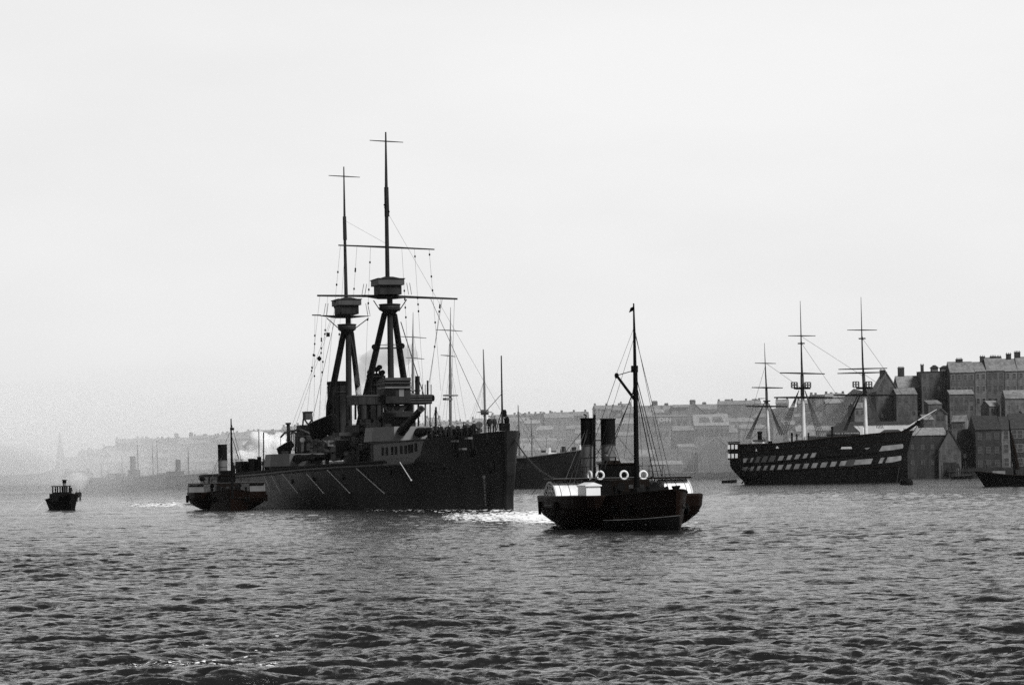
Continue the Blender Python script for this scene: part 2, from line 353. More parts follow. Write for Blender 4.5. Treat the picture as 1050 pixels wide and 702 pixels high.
def terrain():
    mb = MB(); rows = []
    ts = [-.01, 0, .0012, .003, .012, .02] + [i / 46 for i in range(1, 47)] + [1.15, 1.5, 2.2]
    for i in range(231):
        px = -500 + i * 9; u = (px - CX) / F; s = tab(SH_X, SH_Y, px); r = tab(RG_X, RG_Y, px); row = []
        for t in ts:
            Y = s + (r - s) * t; X = u * Y; z = land(X, Y)
            if t < 0: z = -4
            row.append((X, Y, z))
        rows.append(row)
    mb.grid(rows)
    o = build('hill', mb, mat('hillside_ground', .05, .95, .5, .03, .3, bump=.4, bscale=.2), smooth=True); kind(o, 'structure')
terrain()
def quay():
    mb = MB(); pts = []
    for px in range(-400, 1500, 20):
        s = tab(SH_X, SH_Y, px); pts.append(((px - CX) / F * (s - 1.2), s - 1.2))
    for (a, b) in zip(pts[:-1], pts[1:]):
        d = Vector((b[0] - a[0], b[1] - a[1])); n = Vector((-d.y, d.x)).normalized() * 4
        mb.extr([(a[0], a[1], -3), (b[0], b[1], -3), (b[0], b[1], 3.3), (a[0], a[1], 3.3)], (n.x, abs(n.y), 0))
    o = build('quay', mb, 'stone'); kind(o, 'structure')
quay()
# ------------------------------------------------------------------ houses
def house(name, label, x0, x1, yb, ye, yr, Y=None, d=9, roof='ridge', wall='brick', rmat='slate', chim=(), wins=(), ww=1.0, wh=1.5, over=.3, rot=0, group=None, cat='house', drop=4, framed=False, doors=()):
    """Placed by where it stands: x0..x1 is its front, yb its foot, ye its eaves, yr its ridge; wins = (columns, rows, lowest, highest) of openings."""
    xm = (x0 + x1) / 2
    if Y is None: P = land_hit(xm, yb); Y = P.y
    m = Y / F; w = (x1 - x0) * m; C = at(xm, yb, Y); hz_ = (yb - ye) * m; hr = (ye - yr) * m
    e = thing(name, label, cat, loc=(C.x, Y, C.z), rz=math.radians(rot), group=group)
    h = w / 2; mb = MB()
    if roof == 'gable':              # gable towards the river
        mb.extr([(-h, 0, -drop), (h, 0, -drop), (h, 0, hz_), (0, 0, hz_ + hr), (-h, 0, hz_)], (0, d, 0)); build('wall', mb, wall, e)
        rb = MB(); k = hr / h
        for s in (-1, 1): rb.extr([(0, -over, hz_ + hr + .03), (s * (h + over), -over, hz_ - over * k + .03), (s * (h + over), -over, hz_ - over * k + .25), (0, -over, hz_ + hr + .27)], (0, d + 2 * over, 0))
        rf = build('roof', rb, rmat, e)
    elif roof == 'ridge':            # slope towards the river
        mb.extr([(-h, 0, -drop), (-h, d, -drop), (-h, d, hz_), (-h, d / 2, hz_ + hr), (-h, 0, hz_)], (w, 0, 0)); build('wall', mb, wall, e)
        rb = MB(); k = hr / (d / 2)
        for s in (-1, 1):
            y = 0 - over if s < 0 else d + over
            rb.extr([(-h - .1, d / 2, hz_ + hr + .03), (-h - .1, y, hz_ - over * k + .03), (-h - .1, y, hz_ - over * k + .22), (-h - .1, d / 2, hz_ + hr + .24)], (w + .2, 0, 0))
        rf = build('roof', rb, rmat, e)
    elif roof == 'hip':
        mb.box(-h, h, 0, d, -drop, hz_); build('wall', mb, wall, e)
        rb = MB(); k = min(h * .6, d / 2)
        rb.add([(-h - over, -over, hz_), (h + over, -over, hz_), (h + over, d + over, hz_), (-h - over, d + over, hz_), (-h + k, d / 2, hz_ + hr), (h - k, d / 2, hz_ + hr)], [(0, 1, 5, 4), (1, 2, 5), (2, 3, 4, 5), (3, 0, 4), (3, 2, 1, 0)])
        rf = build('roof', rb, rmat, e)
    else:                            # lean-to
        mb.extr([(-h, 0, -drop), (-h, d, -drop), (-h, d, hz_ + hr), (-h, 0, hz_)], (w, 0, 0)); build('wall', mb, wall, e)
        k = hr / d; rb = MB(); rb.extr([(-h - .1, -over, hz_ - over * k + .03), (-h - .1, d + .1, hz_ + hr + .03), (-h - .1, d + .1, hz_ + hr + .2), (-h - .1, -over, hz_ - over * k + .2)], (w + .2, 0, 0))
        rf = build('roof', rb, rmat, e)
    for (cx, cy0, cw) in chim:       # pixel centre, pixel top, pixel width
        X = (cx - xm) * m; zt = (yb - cy0) * m; cwm = cw * m / 2; y = d / 2
        base = hz_ + hr * (.35 if roof != 'flat' else 0)
        cb = MB(); cb.box(X - cwm, X + cwm, y - .5, y + .5, base, zt - .25); cb.box(X - cwm - .12, X + cwm + .12, y - .62, y + .62, zt - .25, zt)
        c = build('chimney', cb, 'brickd' if wall != 'lime' else 'brick', rf)
        pb = MB(); nn = max(2, int(cwm * 2 / .5))
        for j in range(nn): pb.lathe([(.16, zt), (.13, zt + .55)], (X - cwm * .75 + 1.5 * cwm * j / max(1, nn - 1), y, 0), 8)
        build('chimney_pot', pb, 'brick', c)
    if wins:
        nc, nr_, z0, z1 = wins
        for i in range(nc):
            for j in range(nr_):
                X = -h + w * (i + .5) / nc; z = hz_ * (z0 + (z1 - z0) * (j / (nr_ - 1) if nr_ > 1 else .5))
                fb = MB(); a, b = ww / 2, wh / 2; t = .12 if framed else .08
                fb.box(X - a - t, X - a, -.10, .05, z - b - t, z + b + t); fb.box(X + a, X + a + t, -.10, .05, z - b - t, z + b + t)
                fb.box(X - a, X + a, -.10, .05, z + b, z + b + t); fb.box(X - a, X + a, -.14, .05, z - b - t, z - b); fb.box(X - a, X + a, -.07, .04, z - .04, z + .04)
                f = build('window', fb, 'frame' if framed else 'mid', e)
                pb = MB(); pb.box(X - a + .002, X + a - .002, -.035, .03, z - b + .002, z + b - .002); build('pane', pb, 'glass', f)
    for (dx, dw, dh) in doors:
        db = MB(); X = (dx - xm) * m; db.box(X - dw / 2, X + dw / 2, -.09, .04, 0, dh); build('door', db, 'timber', e)
    return e
YQ = 893
# --- the near bank, at the right
house('waterside_shed', 'low waterside shed with a pale lean-to roof under the hulk bowsprit', 931, 972, 489, 446, 438.5, 895, 8, 'lean', 'brickd', 'slatel', wins=(4, 2, .35, .72), doors=[(946, 2.5, 3.2), (962, 2, 2.6)])
house('gabled_boathouse', 'dark gabled boathouse with an open slipway beside the pale-roofed shed', 963, 986, 488, 461, 441, 893.5, 14, 'gable', 'brick', 'slated', wins=(2, 1, .75, .75), doors=[(974, 4.5, 5)])
house('waterside_store', 'low dark store with a sloping roof between boathouse and tall house', 986.5, 1000, 488, 458, 440, 899, 12, 'ridge', 'brickd', 'slated', wins=(2, 1, .7, .7), doors=[(993, 3, 3.6)])
house('tall_waterside_house', 'tall dark four storey house standing straight out of the river', 1001, 1027, 490, 440, 426, 893, 15, 'ridge', 'brickd', 'slated', wins=(3, 3, .3, .85), ww=1.4, wh=2.2)
house('tall_house_lit_side', 'lit side of the tall waterside house in paler brick, dark window bays, beside the mast', 1027.6, 1037, 488, 440, 427, 894, 11, 'ridge', 'brick2', 'slated', wins=(1, 3, .3, .88), ww=1.7, wh=3.0, framed=True)  # separate block for the tall house's lit side; paler brick carries the light
house('framed_window_house', 'wide dark house with large white framed windows at the right edge', 1037.6, 1062, 488, 439, 424, 895, 12, 'ridge', 'brickd', 'slated', wins=(4, 3, .3, .88), ww=1.7, wh=2.8, framed=True)
house('brick_house', 'sooty house beyond the right edge of the quay', 1063, 1090, 488, 443, 430, 895, 12, 'ridge', 'brickd', 'slated', wins=(4, 3, .3, .85))
# long limewashed wall and sheds behind the hulk
house('limewashed_wall_shed', 'long limewashed building running behind the old warship bow', 868, 942, 486, 435, 432, 925, 8, 'lean', 'lime', 'slated', wins=())
house('dark_roofed_shed', 'dark low shed in front of the limewashed wall by the bowsprit', 899, 934, 488, 448, 440, 908, 8, 'hip', 'brickd', 'slated')
sg = house('lettered_boat_store', 'boat store with hipped dark roof and two lines of lettering', 852, 884, 489, 445, 433, 905, 10, 'hip', 'brickd', 'slated')
def words(text, px0, px1, y, Y, size, parent, name='lettering', dy=-.06):
    cu = bpy.data.curves.new(name, 'FONT'); cu.body = text; cu.size = 1; cu.extrude = .01; cu.align_x = 'CENTER'; cu.align_y = 'CENTER'
    t = bpy.data.objects.new(name, cu); COL.objects.link(t); bpy.context.view_layer.update()
    w = max(t.dimensions.x, .01); me = bpy.data.meshes.new_from_object(t.evaluated_get(bpy.context.evaluated_depsgraph_get())); bpy.data.objects.remove(t)
    me.materials.clear(); me.materials.append(M['sign'])
    o = bpy.data.objects.new(name, me); COL.objects.link(o); P = at((px0 + px1) / 2, y, Y); W = (px1 - px0) * Y / F
    o.parent = parent; bpy.context.view_layer.update()
    o.matrix_world = Matrix.Translation((P.x, Y + dy, P.z)) @ Matrix.Rotation(math.radians(90), 4, 'X') @ Matrix.Diagonal((W / w, size, 1, 1)); return o
words('N.E. & COUNTIES', 856.5, 881, 444.6, 905, 1.0, sg); words('LESSOR', 857.5, 880, 449.0, 905, 1.1, sg)
# --- the terrace along the top of the bank
house('chapel_like_house', 'big gabled house with a tall gable chimney standing left along the hilltop', 899, 921, 432, 400, 382.5, 1010, 16, 'gable', 'brick', 'slate', chim=[(909, 378.5, 6)], wins=(2, 3, .2, 1.05))
house('long_roofed_house', 'house with broad pale slate roof and one stout central chimney', 921.4, 945, 430, 397, 385, 1018, 14, 'ridge', 'brick', 'slatel', chim=[(927.5, 376, 6.5)], wins=(4, 2, .35, .8))
house('gabled_annexe', 'small annexe with lean-to roof against the broad-roofed house', 919.5, 941, 432, 404, 397, 1003, 8, 'lean', 'brick', 'slate', wins=(3, 2, .3, .8))
house('flat_topped_house', 'tall flat-topped house crowned with small roof huts', 945.6, 974, 430, 381, 380, 1012, 12, 'lean', 'brick', 'slated', chim=[(949, 373, 3)], wins=(4, 3, .4, .92))
for (x0, x1, yt, lab) in ((955.5, 962, 374, 'little hipped roof hut on the flat-topped house, left one'), (965, 974, 374.5, 'wider hipped roof hut on the flat-topped house, right one')):
    house('roof_hut', lab, x0, x1, 380, 377, yt, 1015, 3.5, 'hip', 'brick2', 'slated', over=.4, drop=.5, cat='hut')
T = [('end_terrace_house', 'terrace house with paired white windows next to the flat-topped house', 974.8, 1000, 425, 381.5, 370.5, [(987, 367.5, 7)], (4, 3)),
     ('terrace_house', 'narrow terrace house squeezed between two wider ones, chimney at its right', 1000.4, 1012, 424, 380.5, 370.8, [(1011, 364.8, 5)], (2, 3)),
     ('terrace_house', 'broad terrace house with a plain steep slate roof and left chimney', 1012.4, 1030.5, 424, 379.5, 366.0, [(1022, 364.5, 6), (1028, 364.8, 4)], (3, 3)),
     ('terrace_house', 'terrace house with bay front right of the broad steep-roofed one', 1031, 1044, 424, 380, 367.5, [(1038, 362, 5)], (2, 3)),
     ('terrace_house', 'last terrace house at the right edge, its roof cut by frame', 1044.4, 1058, 424, 379.5, 365.5, [(1047, 360, 6)], (2, 3)),
     ('terrace_house', 'terrace house just beyond the right edge of view', 1058.4, 1075, 424, 379, 365, [(1066, 360, 6)], (3, 3))]
for (n, lab, x0, x1, yb, ye, yr, ch, (c, r)) in T:
    house(n, lab, x0, x1, yb, ye, yr, 1005, 11, 'ridge', 'brick2' if c == 2 else 'brick', 'slate', chim=ch, wins=(c, r, .3, .88), ww=1.2, wh=2.0, framed=(c != 3))
house('back_extension', 'pale lean-to extension behind the end terrace house', 974, 999, 424, 404, 399.5, 996, 5, 'lean', 'brick', 'slatel', wins=(5, 2, .3, .75), ww=.9)
house('hillside_cottage', 'lone cottage with a low roof below the terrace, right side', 1031, 1056, 428, 408, 400, 975, 8, 'ridge', 'brick2', 'slate', wins=(3, 1, .55, .55), framed=True)
house('hillside_hut', 'small pale hut on the scrubby slope below the terrace', 984, 992, 431, 423, 419, None, 5, 'lean', 'lime', 'slatel', cat='hut')
house('hillside_hut', 'squat whitewashed hut among scrub behind the tall waterside house', 996, 1008, 437, 430, 426, None, 5, 'lean', 'offw', 'slate', cat='hut')
for (x0, x1, yb, ye, yr, rf, wl, rm, ro, lab) in (
    (947, 958, 438, 430, 425, 'ridge', 'brick', 'slate', 12, 'small slope cottage just above the bowsprit end'),
    (960, 970, 433, 424, 419, 'gable', 'brick2', 'slated', -15, 'gabled slope cottage under the flat-topped house'),
    (976, 990, 440, 432, 426, 'ridge', 'brick2', 'slate', -20, 'turned slope cottage above the dark gabled boathouse'),
    (952, 966, 425, 414, 410, 'lean', 'brick', 'slate', 5, 'lean-to outhouse at the foot of the flat-topped house'),
    (1014, 1026, 426, 416, 411, 'ridge', 'brick2', 'slatel', 18, 'pale-roofed outhouse below the broad terrace house'),
    (1040, 1052, 436, 427, 421, 'gable', 'brick2', 'slate', -10, 'gabled cottage directly above the framed-window house'),
    (876, 888, 428, 418, 413, 'ridge', 'brick2', 'slate', 14, 'cottage on the slope left of the tall gabled house'),
    (888, 898, 432, 421, 415, 'gable', 'brick', 'slated', -8, 'narrow gabled cottage leaning against the tall gabled house')):
    house('slope_cottage', lab, x0, x1, yb, ye, yr, tab([868, 900, 1060], [985, 965, 950], (x0 + x1) / 2) + (438 - yb) * 2.2, 7, rf, wl, rm, wins=(2, 1, .55, .55), ww=.9, wh=1.3, rot=ro, drop=7)
def wharf():
    g = random.Random(9); done = None
    for k, px in enumerate((880, 893, 941, 948, 957, 966, 990, 1002, 1012, 1022, 1044)):
        Y = 886.5 + g.uniform(-.6, .6); X = (px - CX) / F * Y; mb = MB(); h = g.uniform(4, 6)
        mb.tube([(0, 0, -3), (g.uniform(-.2, .2), 0, h)], [.22, .17], 7); o = build('mooring_post', mb, 'timber'); o.location = (X, Y, 0); tag(o, 'dark timber mooring post standing against the right-hand quay', 'post', 'mooring posts along the right quay')
    P = at(952, 489, 890); e = thing('hand_crane', 'old hand crane with slanting jib on the quay before the pale-roofed shed', 'crane', loc=(P.x, 890, 3.3))
    mb = MB(); mb.tube([(0, 0, 0), (0, 0, 4)], .2, 8); build('post', mb, 'timber', e); mb = MB(); mb.tube([(0, 0, .8), (4.2, -.6, 6.4)], .14, 6); build('jib', mb, 'timber', e); mb = MB(); mb.tube([(0, 0, 4), (4.2, -.6, 6.4)], .05, 4); mb.tube([(4.2, -.6, 6.4), (4.2, -.6, 2)], .04, 4); build('chain', mb, 'wire', e)
    for k, (px, w, d) in enumerate(((900, 3.2, 'broad crate on the quay before the dark hip-roofed shed'), (908, 2.2, 'narrow crate on the quay before the dark hip-roofed shed'), (980, 2.6, 'dark crate at the foot of the boathouse wall'))):
        Y = 890.5; X = (px - CX) / F * Y; mb = MB(); mb.box(-w / 2, w / 2, 0, 1.6, 0, 1.7)
        for z in (.1, .8, 1.5): mb.box(-w / 2 - .05, w / 2 + .05, -.05, 1.65, z, z + .12)
        o = build('crate', mb, 'timber'); o.location = (X, Y, 3.32); tag(o, d, 'crate')
wharf()
# --- the middle bank behind the hulk stern
house('gable_warehouse', 'dark warehouse with one long sloping roof and round gable window', 716, 754, 478, 463, 448, 1276, 26, 'gable', 'brick', 'slate', cat='warehouse', wins=())
house('skylight_warehouse', 'pale-roofed warehouse with two skylights above the middle quay', 712, 748, 452, 436, 424.5, 1330, 20, 'ridge', 'brick2', 'slatel', cat='warehouse', wins=(7, 1, .55, .55), ww=2.2, wh=4)
sw = bpy.data.objects['skylight_warehouse']
def roof_lights():
    mm = 1330 / F; d = 20; hz_ = 16 * mm; hr = 11.5 * mm
    for k, fx in enumerate((-.18, .2)):
        mb = MB(); w = 36 * mm; y0, y1 = d * .12, d * .34; zf = lambda y: hz_ + hr * y / (d / 2) + .35
        mb.extr([(w * fx - 3, y0, zf(y0)), (w * fx + 3, y0, zf(y0)), (w * fx + 2.2, y1, zf(y1)), (w * fx - 2.2, y1, zf(y1))], (0, 0, .3)); build('skylight', mb, 'brick', sw)
roof_lights()
house('pale_store', 'low pale store left of the skylight warehouse', 690, 711.5, 452, 441, 436.5, 1322, 14, 'ridge', 'stone', 'slate', cat='store', wins=(3, 1, .5, .5))
house('peaked_house', 'tall house with a peaked gable behind the skylight warehouse', 700, 724, 436, 424, 413.5, 1420, 16, 'gable', 'brick2', 'slate', cat='house', wins=(3, 1, .5, .5))
hs = house('lettered_works', 'long works building with white letters along its top', 655, 706, 452, 427, 425, 1400, 20, 'lean', 'brick2', 'slate', cat='works', wins=(8, 2, .3, .7), ww=2, wh=3)
words('JOHN', 675, 688, 430.5, 1400, 3.4, hs)
house('quayside_shed', 'low shed with pale roof along the middle quay', 668, 700, 482, 476, 472.5, 1282, 12, 'ridge', 'brick', 'slatel', cat='shed')
house('quayside_house', 'white-windowed house on the middle quay behind the tug mast', 655, 672, 485, 468, 461, 1345, 10, 'ridge', 'brick2', 'slate', wins=(4, 2, .35, .8), framed=True)
house('quayside_block', 'pale quay block between store and dark warehouse', 696, 713, 474, 458, 455, 1290, 12, 'lean', 'brick2', 'slatel', cat='store', wins=(3, 1, .6, .6))
for (x0, x1, ye, ch) in ((655, 690, 420.5, 672), (690.5, 726, 419.5, 711), (726.5, 760, 419.0, 747), (760.5, 790, 418.5, 775)):
    house('skyline_terrace', 'long terrace block on the misty skyline, chimney at its %s' % {672: 'middle, behind the tug mast stays', 711: 'middle, above the peaked house', 747: 'right, above the skylight warehouse', 775: 'middle, behind the mizzen mast'}[ch], x0, x1, ye + 9, ye, ye - 5, 1960, 12, 'ridge', 'brick2', 'slate', chim=[(ch, ye - 9.5, 6), (ch + 12, ye - 7, 4)], cat='terrace', wins=(12, 1, .5, .5), ww=1.5, wh=3)
# the castle-like block on the far skyline and the spire
house('hilltop_mansion', 'big hazy mansion with two stout chimneys on the far left skyline', 176, 199, 466, 452, 448.5, 2200, 16, 'ridge', 'brick2', 'slate', chim=[(180, 444, 4), (195, 443.5, 4)], cat='mansion')
def spire():
    P = at(62, 478, 2150); e = thing('church', 'faint church with tall pointed spire at the far left', 'church', loc=(P.x, 2150, P.z))
    mb = MB(); mb.box(-3.2, 3.2, -3.2, 3.2, -12, 10); build('tower', mb, 'brick2', e)
    mb = MB(); mb.lathe([(3.3, 10), (.1, 30)], n=8); build('spire', mb, 'slate', e)
    mb = MB(); mb.extr([(3.2, -4, -12), (3.2, 4, -12), (3.2, 4, 3), (3.2, 0, 8), (3.2, -4, 3)], (20, 0, 0)); build('nave', mb, 'brick2', e)
spire()
# the many small houses on the misty slopes
def far_houses():
    g = random.Random(11); protos = []
    for k in range(5):
        w, d, hh, r = [(9, 8, 6, 3), (16, 9, 6.5, 3), (24, 10, 7, 3.5), (12, 8, 8, 3.5), (32, 9, 6, 3)][k]
        e = thing('far_house', 'small hazy slate-roofed house among many on the misty far slopes', 'house', group='houses on the misty far slopes')
        mb = MB(); mb.extr([(-w / 2, 0, -4), (-w / 2, d, -4), (-w / 2, d, hh), (-w / 2, d / 2, hh + r), (-w / 2, 0, hh)], (w, 0, 0)); build('wall', mb, ('brick', 'brick2', 'lime')[k % 3 if k != 2 else 0], e)
        rb = MB()
        for y in (-.4, d + .4): rb.extr([(-w / 2 - .2, d / 2, hh + r + .05), (-w / 2 - .2, y, hh - .25), (-w / 2 - .2, y, hh), (-w / 2 - .2, d / 2, hh + r + .35)], (w + .4, 0, 0))
        rf = build('roof', rb, ('slate', 'slated', 'slate', 'slatel', 'slate')[k], e)
        cb = MB()
        for x in ((-w / 2 + .8, w / 2 - .8) if k != 4 else (-w / 2 + .8, -w / 6, w / 6, w / 2 - .8)): cb.box(x - .7, x + .7, d / 2 - .7, d / 2 + .7, hh + r * .4, hh + r + 2.0)
        build('chimney', cb, 'brick', rf); protos.append(e)
    used = [False] * 5; n = 0
    def put(px, t, k):
        s = tab(SH_X, SH_Y, px); r = tab(RG_X, RG_Y, px); Y = s + 18 + (r - s - 18) * t; X = (px - CX) / F * Y
        o = protos[k] if not used[k] else copy_tree(protos[k]); used[k] = True
        o.location = (X, Y, land(X, Y) + .3); o.scale = (1, 1, g.uniform(.5, 1.0)); o.rotation_euler = (0, 0, math.radians(g.uniform(-25, 25)))
    for px in np.arange(90, 660, 7.5):             # along the skyline
        if 172 < px < 204: continue
        g.random() < .72 and put(px + g.uniform(-4, 4), g.uniform(.86, 1.0), g.choice([0, 1, 3, 1, 2, 4]))
    for _ in range(125):
        put(g.uniform(60, 640), g.uniform(.0, .9), g.choice([0, 1, 2, 3, 4]))
    for _ in range(20):
        put(g.uniform(640, 790), g.uniform(.3, .9), g.choice([0, 1, 2, 3, 4]))
    for _ in range(22):
        put(g.uniform(790, 858), g.uniform(.15, .95), g.choice([0, 1, 3]))
far_houses()
# scrub on the near slope: many small leaf tufts
def scrub():
    g = random.Random(5); mb = MB()
    while len(mb.f) < 26000:
        px = g.uniform(868, 1075); Y = g.uniform(915, 1000) if g.random() < .75 else g.uniform(1000, 1130); X = (px - CX) / F * Y; z = land(X, Y); n = 18; R = g.uniform(.8, 2.4) * (1.7 if Y > 950 and px > 940 else 1)
        if math.sin(X * .11) * math.sin(Y * .09) + g.uniform(-.6, .6) < -.1: continue
        for _ in range(n):
            c = Vector((X + g.gauss(0, R * .6), Y + g.gauss(0, R * .6), z + abs(g.gauss(0, R * .55)))); s = g.uniform(.2, .5)
            a = Vector((g.gauss(0, 1), g.gauss(0, 1), g.gauss(0, 1))).normalized() * s; b = Vector((g.gauss(0, 1), g.gauss(0, 1), g.gauss(0, 1))).normalized() * s
            mb.add([c, c + a, c + a * .6 + b, c + b * .7], [(0, 1, 2, 3)])
    o = build('scrub', mb, mat('scrub_leaves', .045, .9, .4, .5)); kind(o, 'stuff'); o['label'] = 'dark scrub covering the slope below the terrace'
scrub()
# jetty piles in front of the waterside houses
def jetty():
    P = at(975, 490, 884); e = thing('timber_jetty', 'dark timber jetty on piles before the boathouse', 'jetty', loc=(P.x, 884, 0))
    for i in range(9):
        for y in (0, 4): mb = MB(); mb.tube([(i * 1.25 - .5, y, -3), (i * 1.25 - .5 + random.uniform(-.1, .1), y, 3.4 + random.uniform(-.6, .9))], .19); build('pile', mb, 'timber', e)
    mb = MB(); mb.box(-1, 10.2, -.4, 4.6, 2.2, 2.5); mb.box(-1, 10.2, -.25, -.05, 1.0, 1.3); build('deck', mb, 'timber', e)
jetty()
# ------------------------------------------------------------------ the battleship
PB = at(523.5, 522, 276)
B = Frame(PB.x, 276.0, 17.9)
BDA = [0, .15, .5, 1.2, 3, 8, 15, 25, 35, 50, 70, 110, 130, 145, 155, 160]
BDK = [.42, .72, 1.0, 1.35, 2.15, 3.9, 5.6, 8.2, 10.0, 11.7, 12.4, 12.0, 10.2, 7.2, 4, .6]
BWA = [0, .15, .5, 1.2, 3, 8, 15, 25, 35, 50, 70, 110, 130, 145, 155, 160]
BWL = [.32, .5, .65, .8, 1.15, 2.4, 4.4, 7.2, 9.4, 11.5, 12.4, 12.0, 9.8, 6.2, 3, .3]
def zud(a): return tab([0, 17, 50, 70, 95, 160], [5.4, 5.4, 5.0, 4.6, 4.3, 4.2], a)
def zfc(a): return tab([0, 5, 15, 40], [8.75, 8.5, 8.15, 8.1], a)
def hbB(a, z):
    zt = zfc(a) if a < 17 else zud(a); k = min(1, max(0, z / zt)); k = k ** 1.3
    return cub(BWA, BWL, a) * (1 - k) + cub(BDA, BDK, a) * k
def battleship():
    e = thing('battleship', 'big dark steam battleship with two tripod masts, towed bow first', 'battleship', B)
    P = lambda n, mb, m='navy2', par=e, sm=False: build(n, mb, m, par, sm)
    A = [0, .08, .15, .3, .5, .8, 1.2, 2, 3, 5, 8, 11, 15, 17, 20, 25, 30, 35, 42, 50, 60, 70, 80, 95, 110, 120, 130, 138, 145, 150, 155, 158, 160]
    xs = lambda a, z: 0.25 * max(0, 1 - a / 6) * (z - 3) / 3 - .35 * max(0, 1 - a / 5) * (1 - min(1, abs(z - 1.5) / 2.5))
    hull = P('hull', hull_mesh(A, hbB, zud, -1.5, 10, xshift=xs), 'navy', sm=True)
    # raised forecastle side, its after end slanting
    mb = MB(); R = []; Lf = []
    AF = [0, .08, .15, .3, .5, .8, 1.2, 2, 3, 5, 8, 11, 13, 15]
    for a in AF:
        r = []
        for k in range(7):
            f = k / 6; aa = a * (1 + (2.4 / 15) * f); z = zfc(a) + (5.4 - zfc(a)) * f
            r.append((-aa + xs(aa, z), -hbB(aa, z), z))
        R.append(r); Lf.append([(x, -y, z) for x, y, z in r])
    mb.grid(R); mb.grid(Lf); mb.grid([[R[0][k], Lf[0][k]] for k in range(7)])
    for S_, sg in ((R, -1), (Lf, 1)): mb.grid([[S_[-1][k], (S_[-1][k][0] + .02, sg * 5.0, S_[-1][k][2])] for k in range(7)])
    P('forecastle_side', mb, 'navy', sm=True)
    P('upper_deck', deck_mesh([15, 20, 30, 40, 50, 60, 70, 80, 95, 110, 125, 140, 150, 158], lambda a: hbB(a, zud(a)), lambda a: zud(a) - .02, inset=.05), 'deck')
    P('forecastle_deck', deck_mesh([.1, 1, 3, 8, 12, 15], lambda a: hbB(a, zfc(a)), lambda a: zfc(a) - .03, inset=.05), 'deck')
    # inboard forecastle wall with its portholes
    mb = MB(); mb.box(-40.5, -14.9, -5.15, 5.15, 5.2, 8.08); wall = P('forecastle_wall', mb, 'navy3')  # set-back wall gets paler grey for the sky light falling on it
    mb = MB(); mb.box(-41.2, -14.6, -5.45, 5.45, 8.10, 8.24); P('forecastle_waterway', mb, 'navy2', wall)
    for x, y in ((392.5, 462.6), (396.7, 462.4), (402.2, 461.9), (406, 461.6), (411.5, 460.8), (416, 460.6), (419.6, 460), (422.4, 459.6), (426.5, 458.4)):
        p = B.bys(x, y, 5.15); mb = MB(); mb.box(p.x - .42, p.x + .42, -5.21, -5.12, p.z - .5, p.z + .5); P('porthole', mb, 'soot', wall)
    for x, y in ((396, 471), (404, 470), (414, 469)):
        p = B.bys(x, y, 5.15); mb = MB(); mb.box(p.x - 1.6, p.x + 1.6, -5.19, -5.13, p.z - .04, p.z + .04); P('wall_seam', mb, 'navy', wall)
    # net shelf along the deck edge, net booms stowed slanting on the side
    def edge(a, z, out): return (-a, -(hbB(a, z) + out), z)
    mb = MB()
    for sg in (1, -1): mb.tube([(p[0], p[1] * sg, p[2]) for p in (edge(a, zud(a) - .05, .12) for a in (17.5, 20, 25, 30, 35, 42, 50, 60, 70, 80, 95, 110, 125, 140))], .20, 6)
    P('net_shelf', mb, 'navy3')
    mb = MB()
    for sg in (1, -1): mb.tube([(p[0], p[1] * sg, p[2]) for p in (edge(a, zud(a) + .28, -.05) for a in (24, 30, 35, 42, 50, 60, 70, 80, 95, 110, 125, 140))], .27, 7)
    P('stowed_net', mb, 'soot')
    def side(x, y, out=.0):
        s = 8.0
        for _ in range(12): p = B.bys(x, y, s); s = hbB(-p.x, p.z) + out
        return B.bys(x, y, s)
    for (a, b) in (((410, 473.7), (421.5, 492)), ((365.4, 480), (393.9, 505.4)), ((335.3, 481.4), (358.5, 505)), ((314, 485), (331.6, 505)), ((289.5, 485.7), (305, 505)), ((278, 487), (288, 505.6)), ((270.8, 488), (276.5, 501))):
        mb = MB(); mb.tube([side(*a, .28), side(*b, .22)], .055, 6); mb.ball(side(*b, .2), .12, 6); P('net_boom', mb, 'offw')
    for x, y in ((503, 481), (500.5, 451), (499.2, 478.8)): pass
    for (x, y, r) in ((498.5, 450.5, .55), (502.3, 479, .55), (455, 478, .3), (443, 479.5, .3), (463, 480.5, .3), (430, 482, .28), (401, 484, .28), (352, 489, .28), (321, 491, .28), (300, 493, .28)):
        p = side(x, y, .0); q = side(x, y, .07); n = Vector((0, -1, 0)); mb = MB()
        mb.extr([(p.x + r * math.cos(t), p.y + .12, p.z + r * 1.15 * math.sin(t)) for t in np.linspace(0, 6.283, 13)[:-1]], (0, -.22, 0)); P('hawse_hole' if r > .5 else 'porthole', mb, 'soot')
    mb = MB(); mb.tube([side(x, y, .03) for x, y in ((503, 461.5), (505, 466), (507, 475), (507, 484))], .09, 5); P('hull_pipe', mb, 'soot')
    mb = MB()
    for i in range(9):
        y = 490 + i * 3.4; p = side(497 + .2 * i, y, .0); w = .30
        mb.add([(p.x - w, p.y - .06, p.z - .13), (p.x + w, p.y - .06, p.z - .13), (p.x + w * .8, p.y - .075, p.z + .13), (p.x - w, p.y - .075, p.z + .13)], [(0, 1, 2, 3)])
    p = side(497, 488.5); mb.box(p.x - .5, p.x + .3, p.y - .09, p.y - .03, p.z - .16, p.z + .16); P('draught_marks', mb, 'boxgrey')
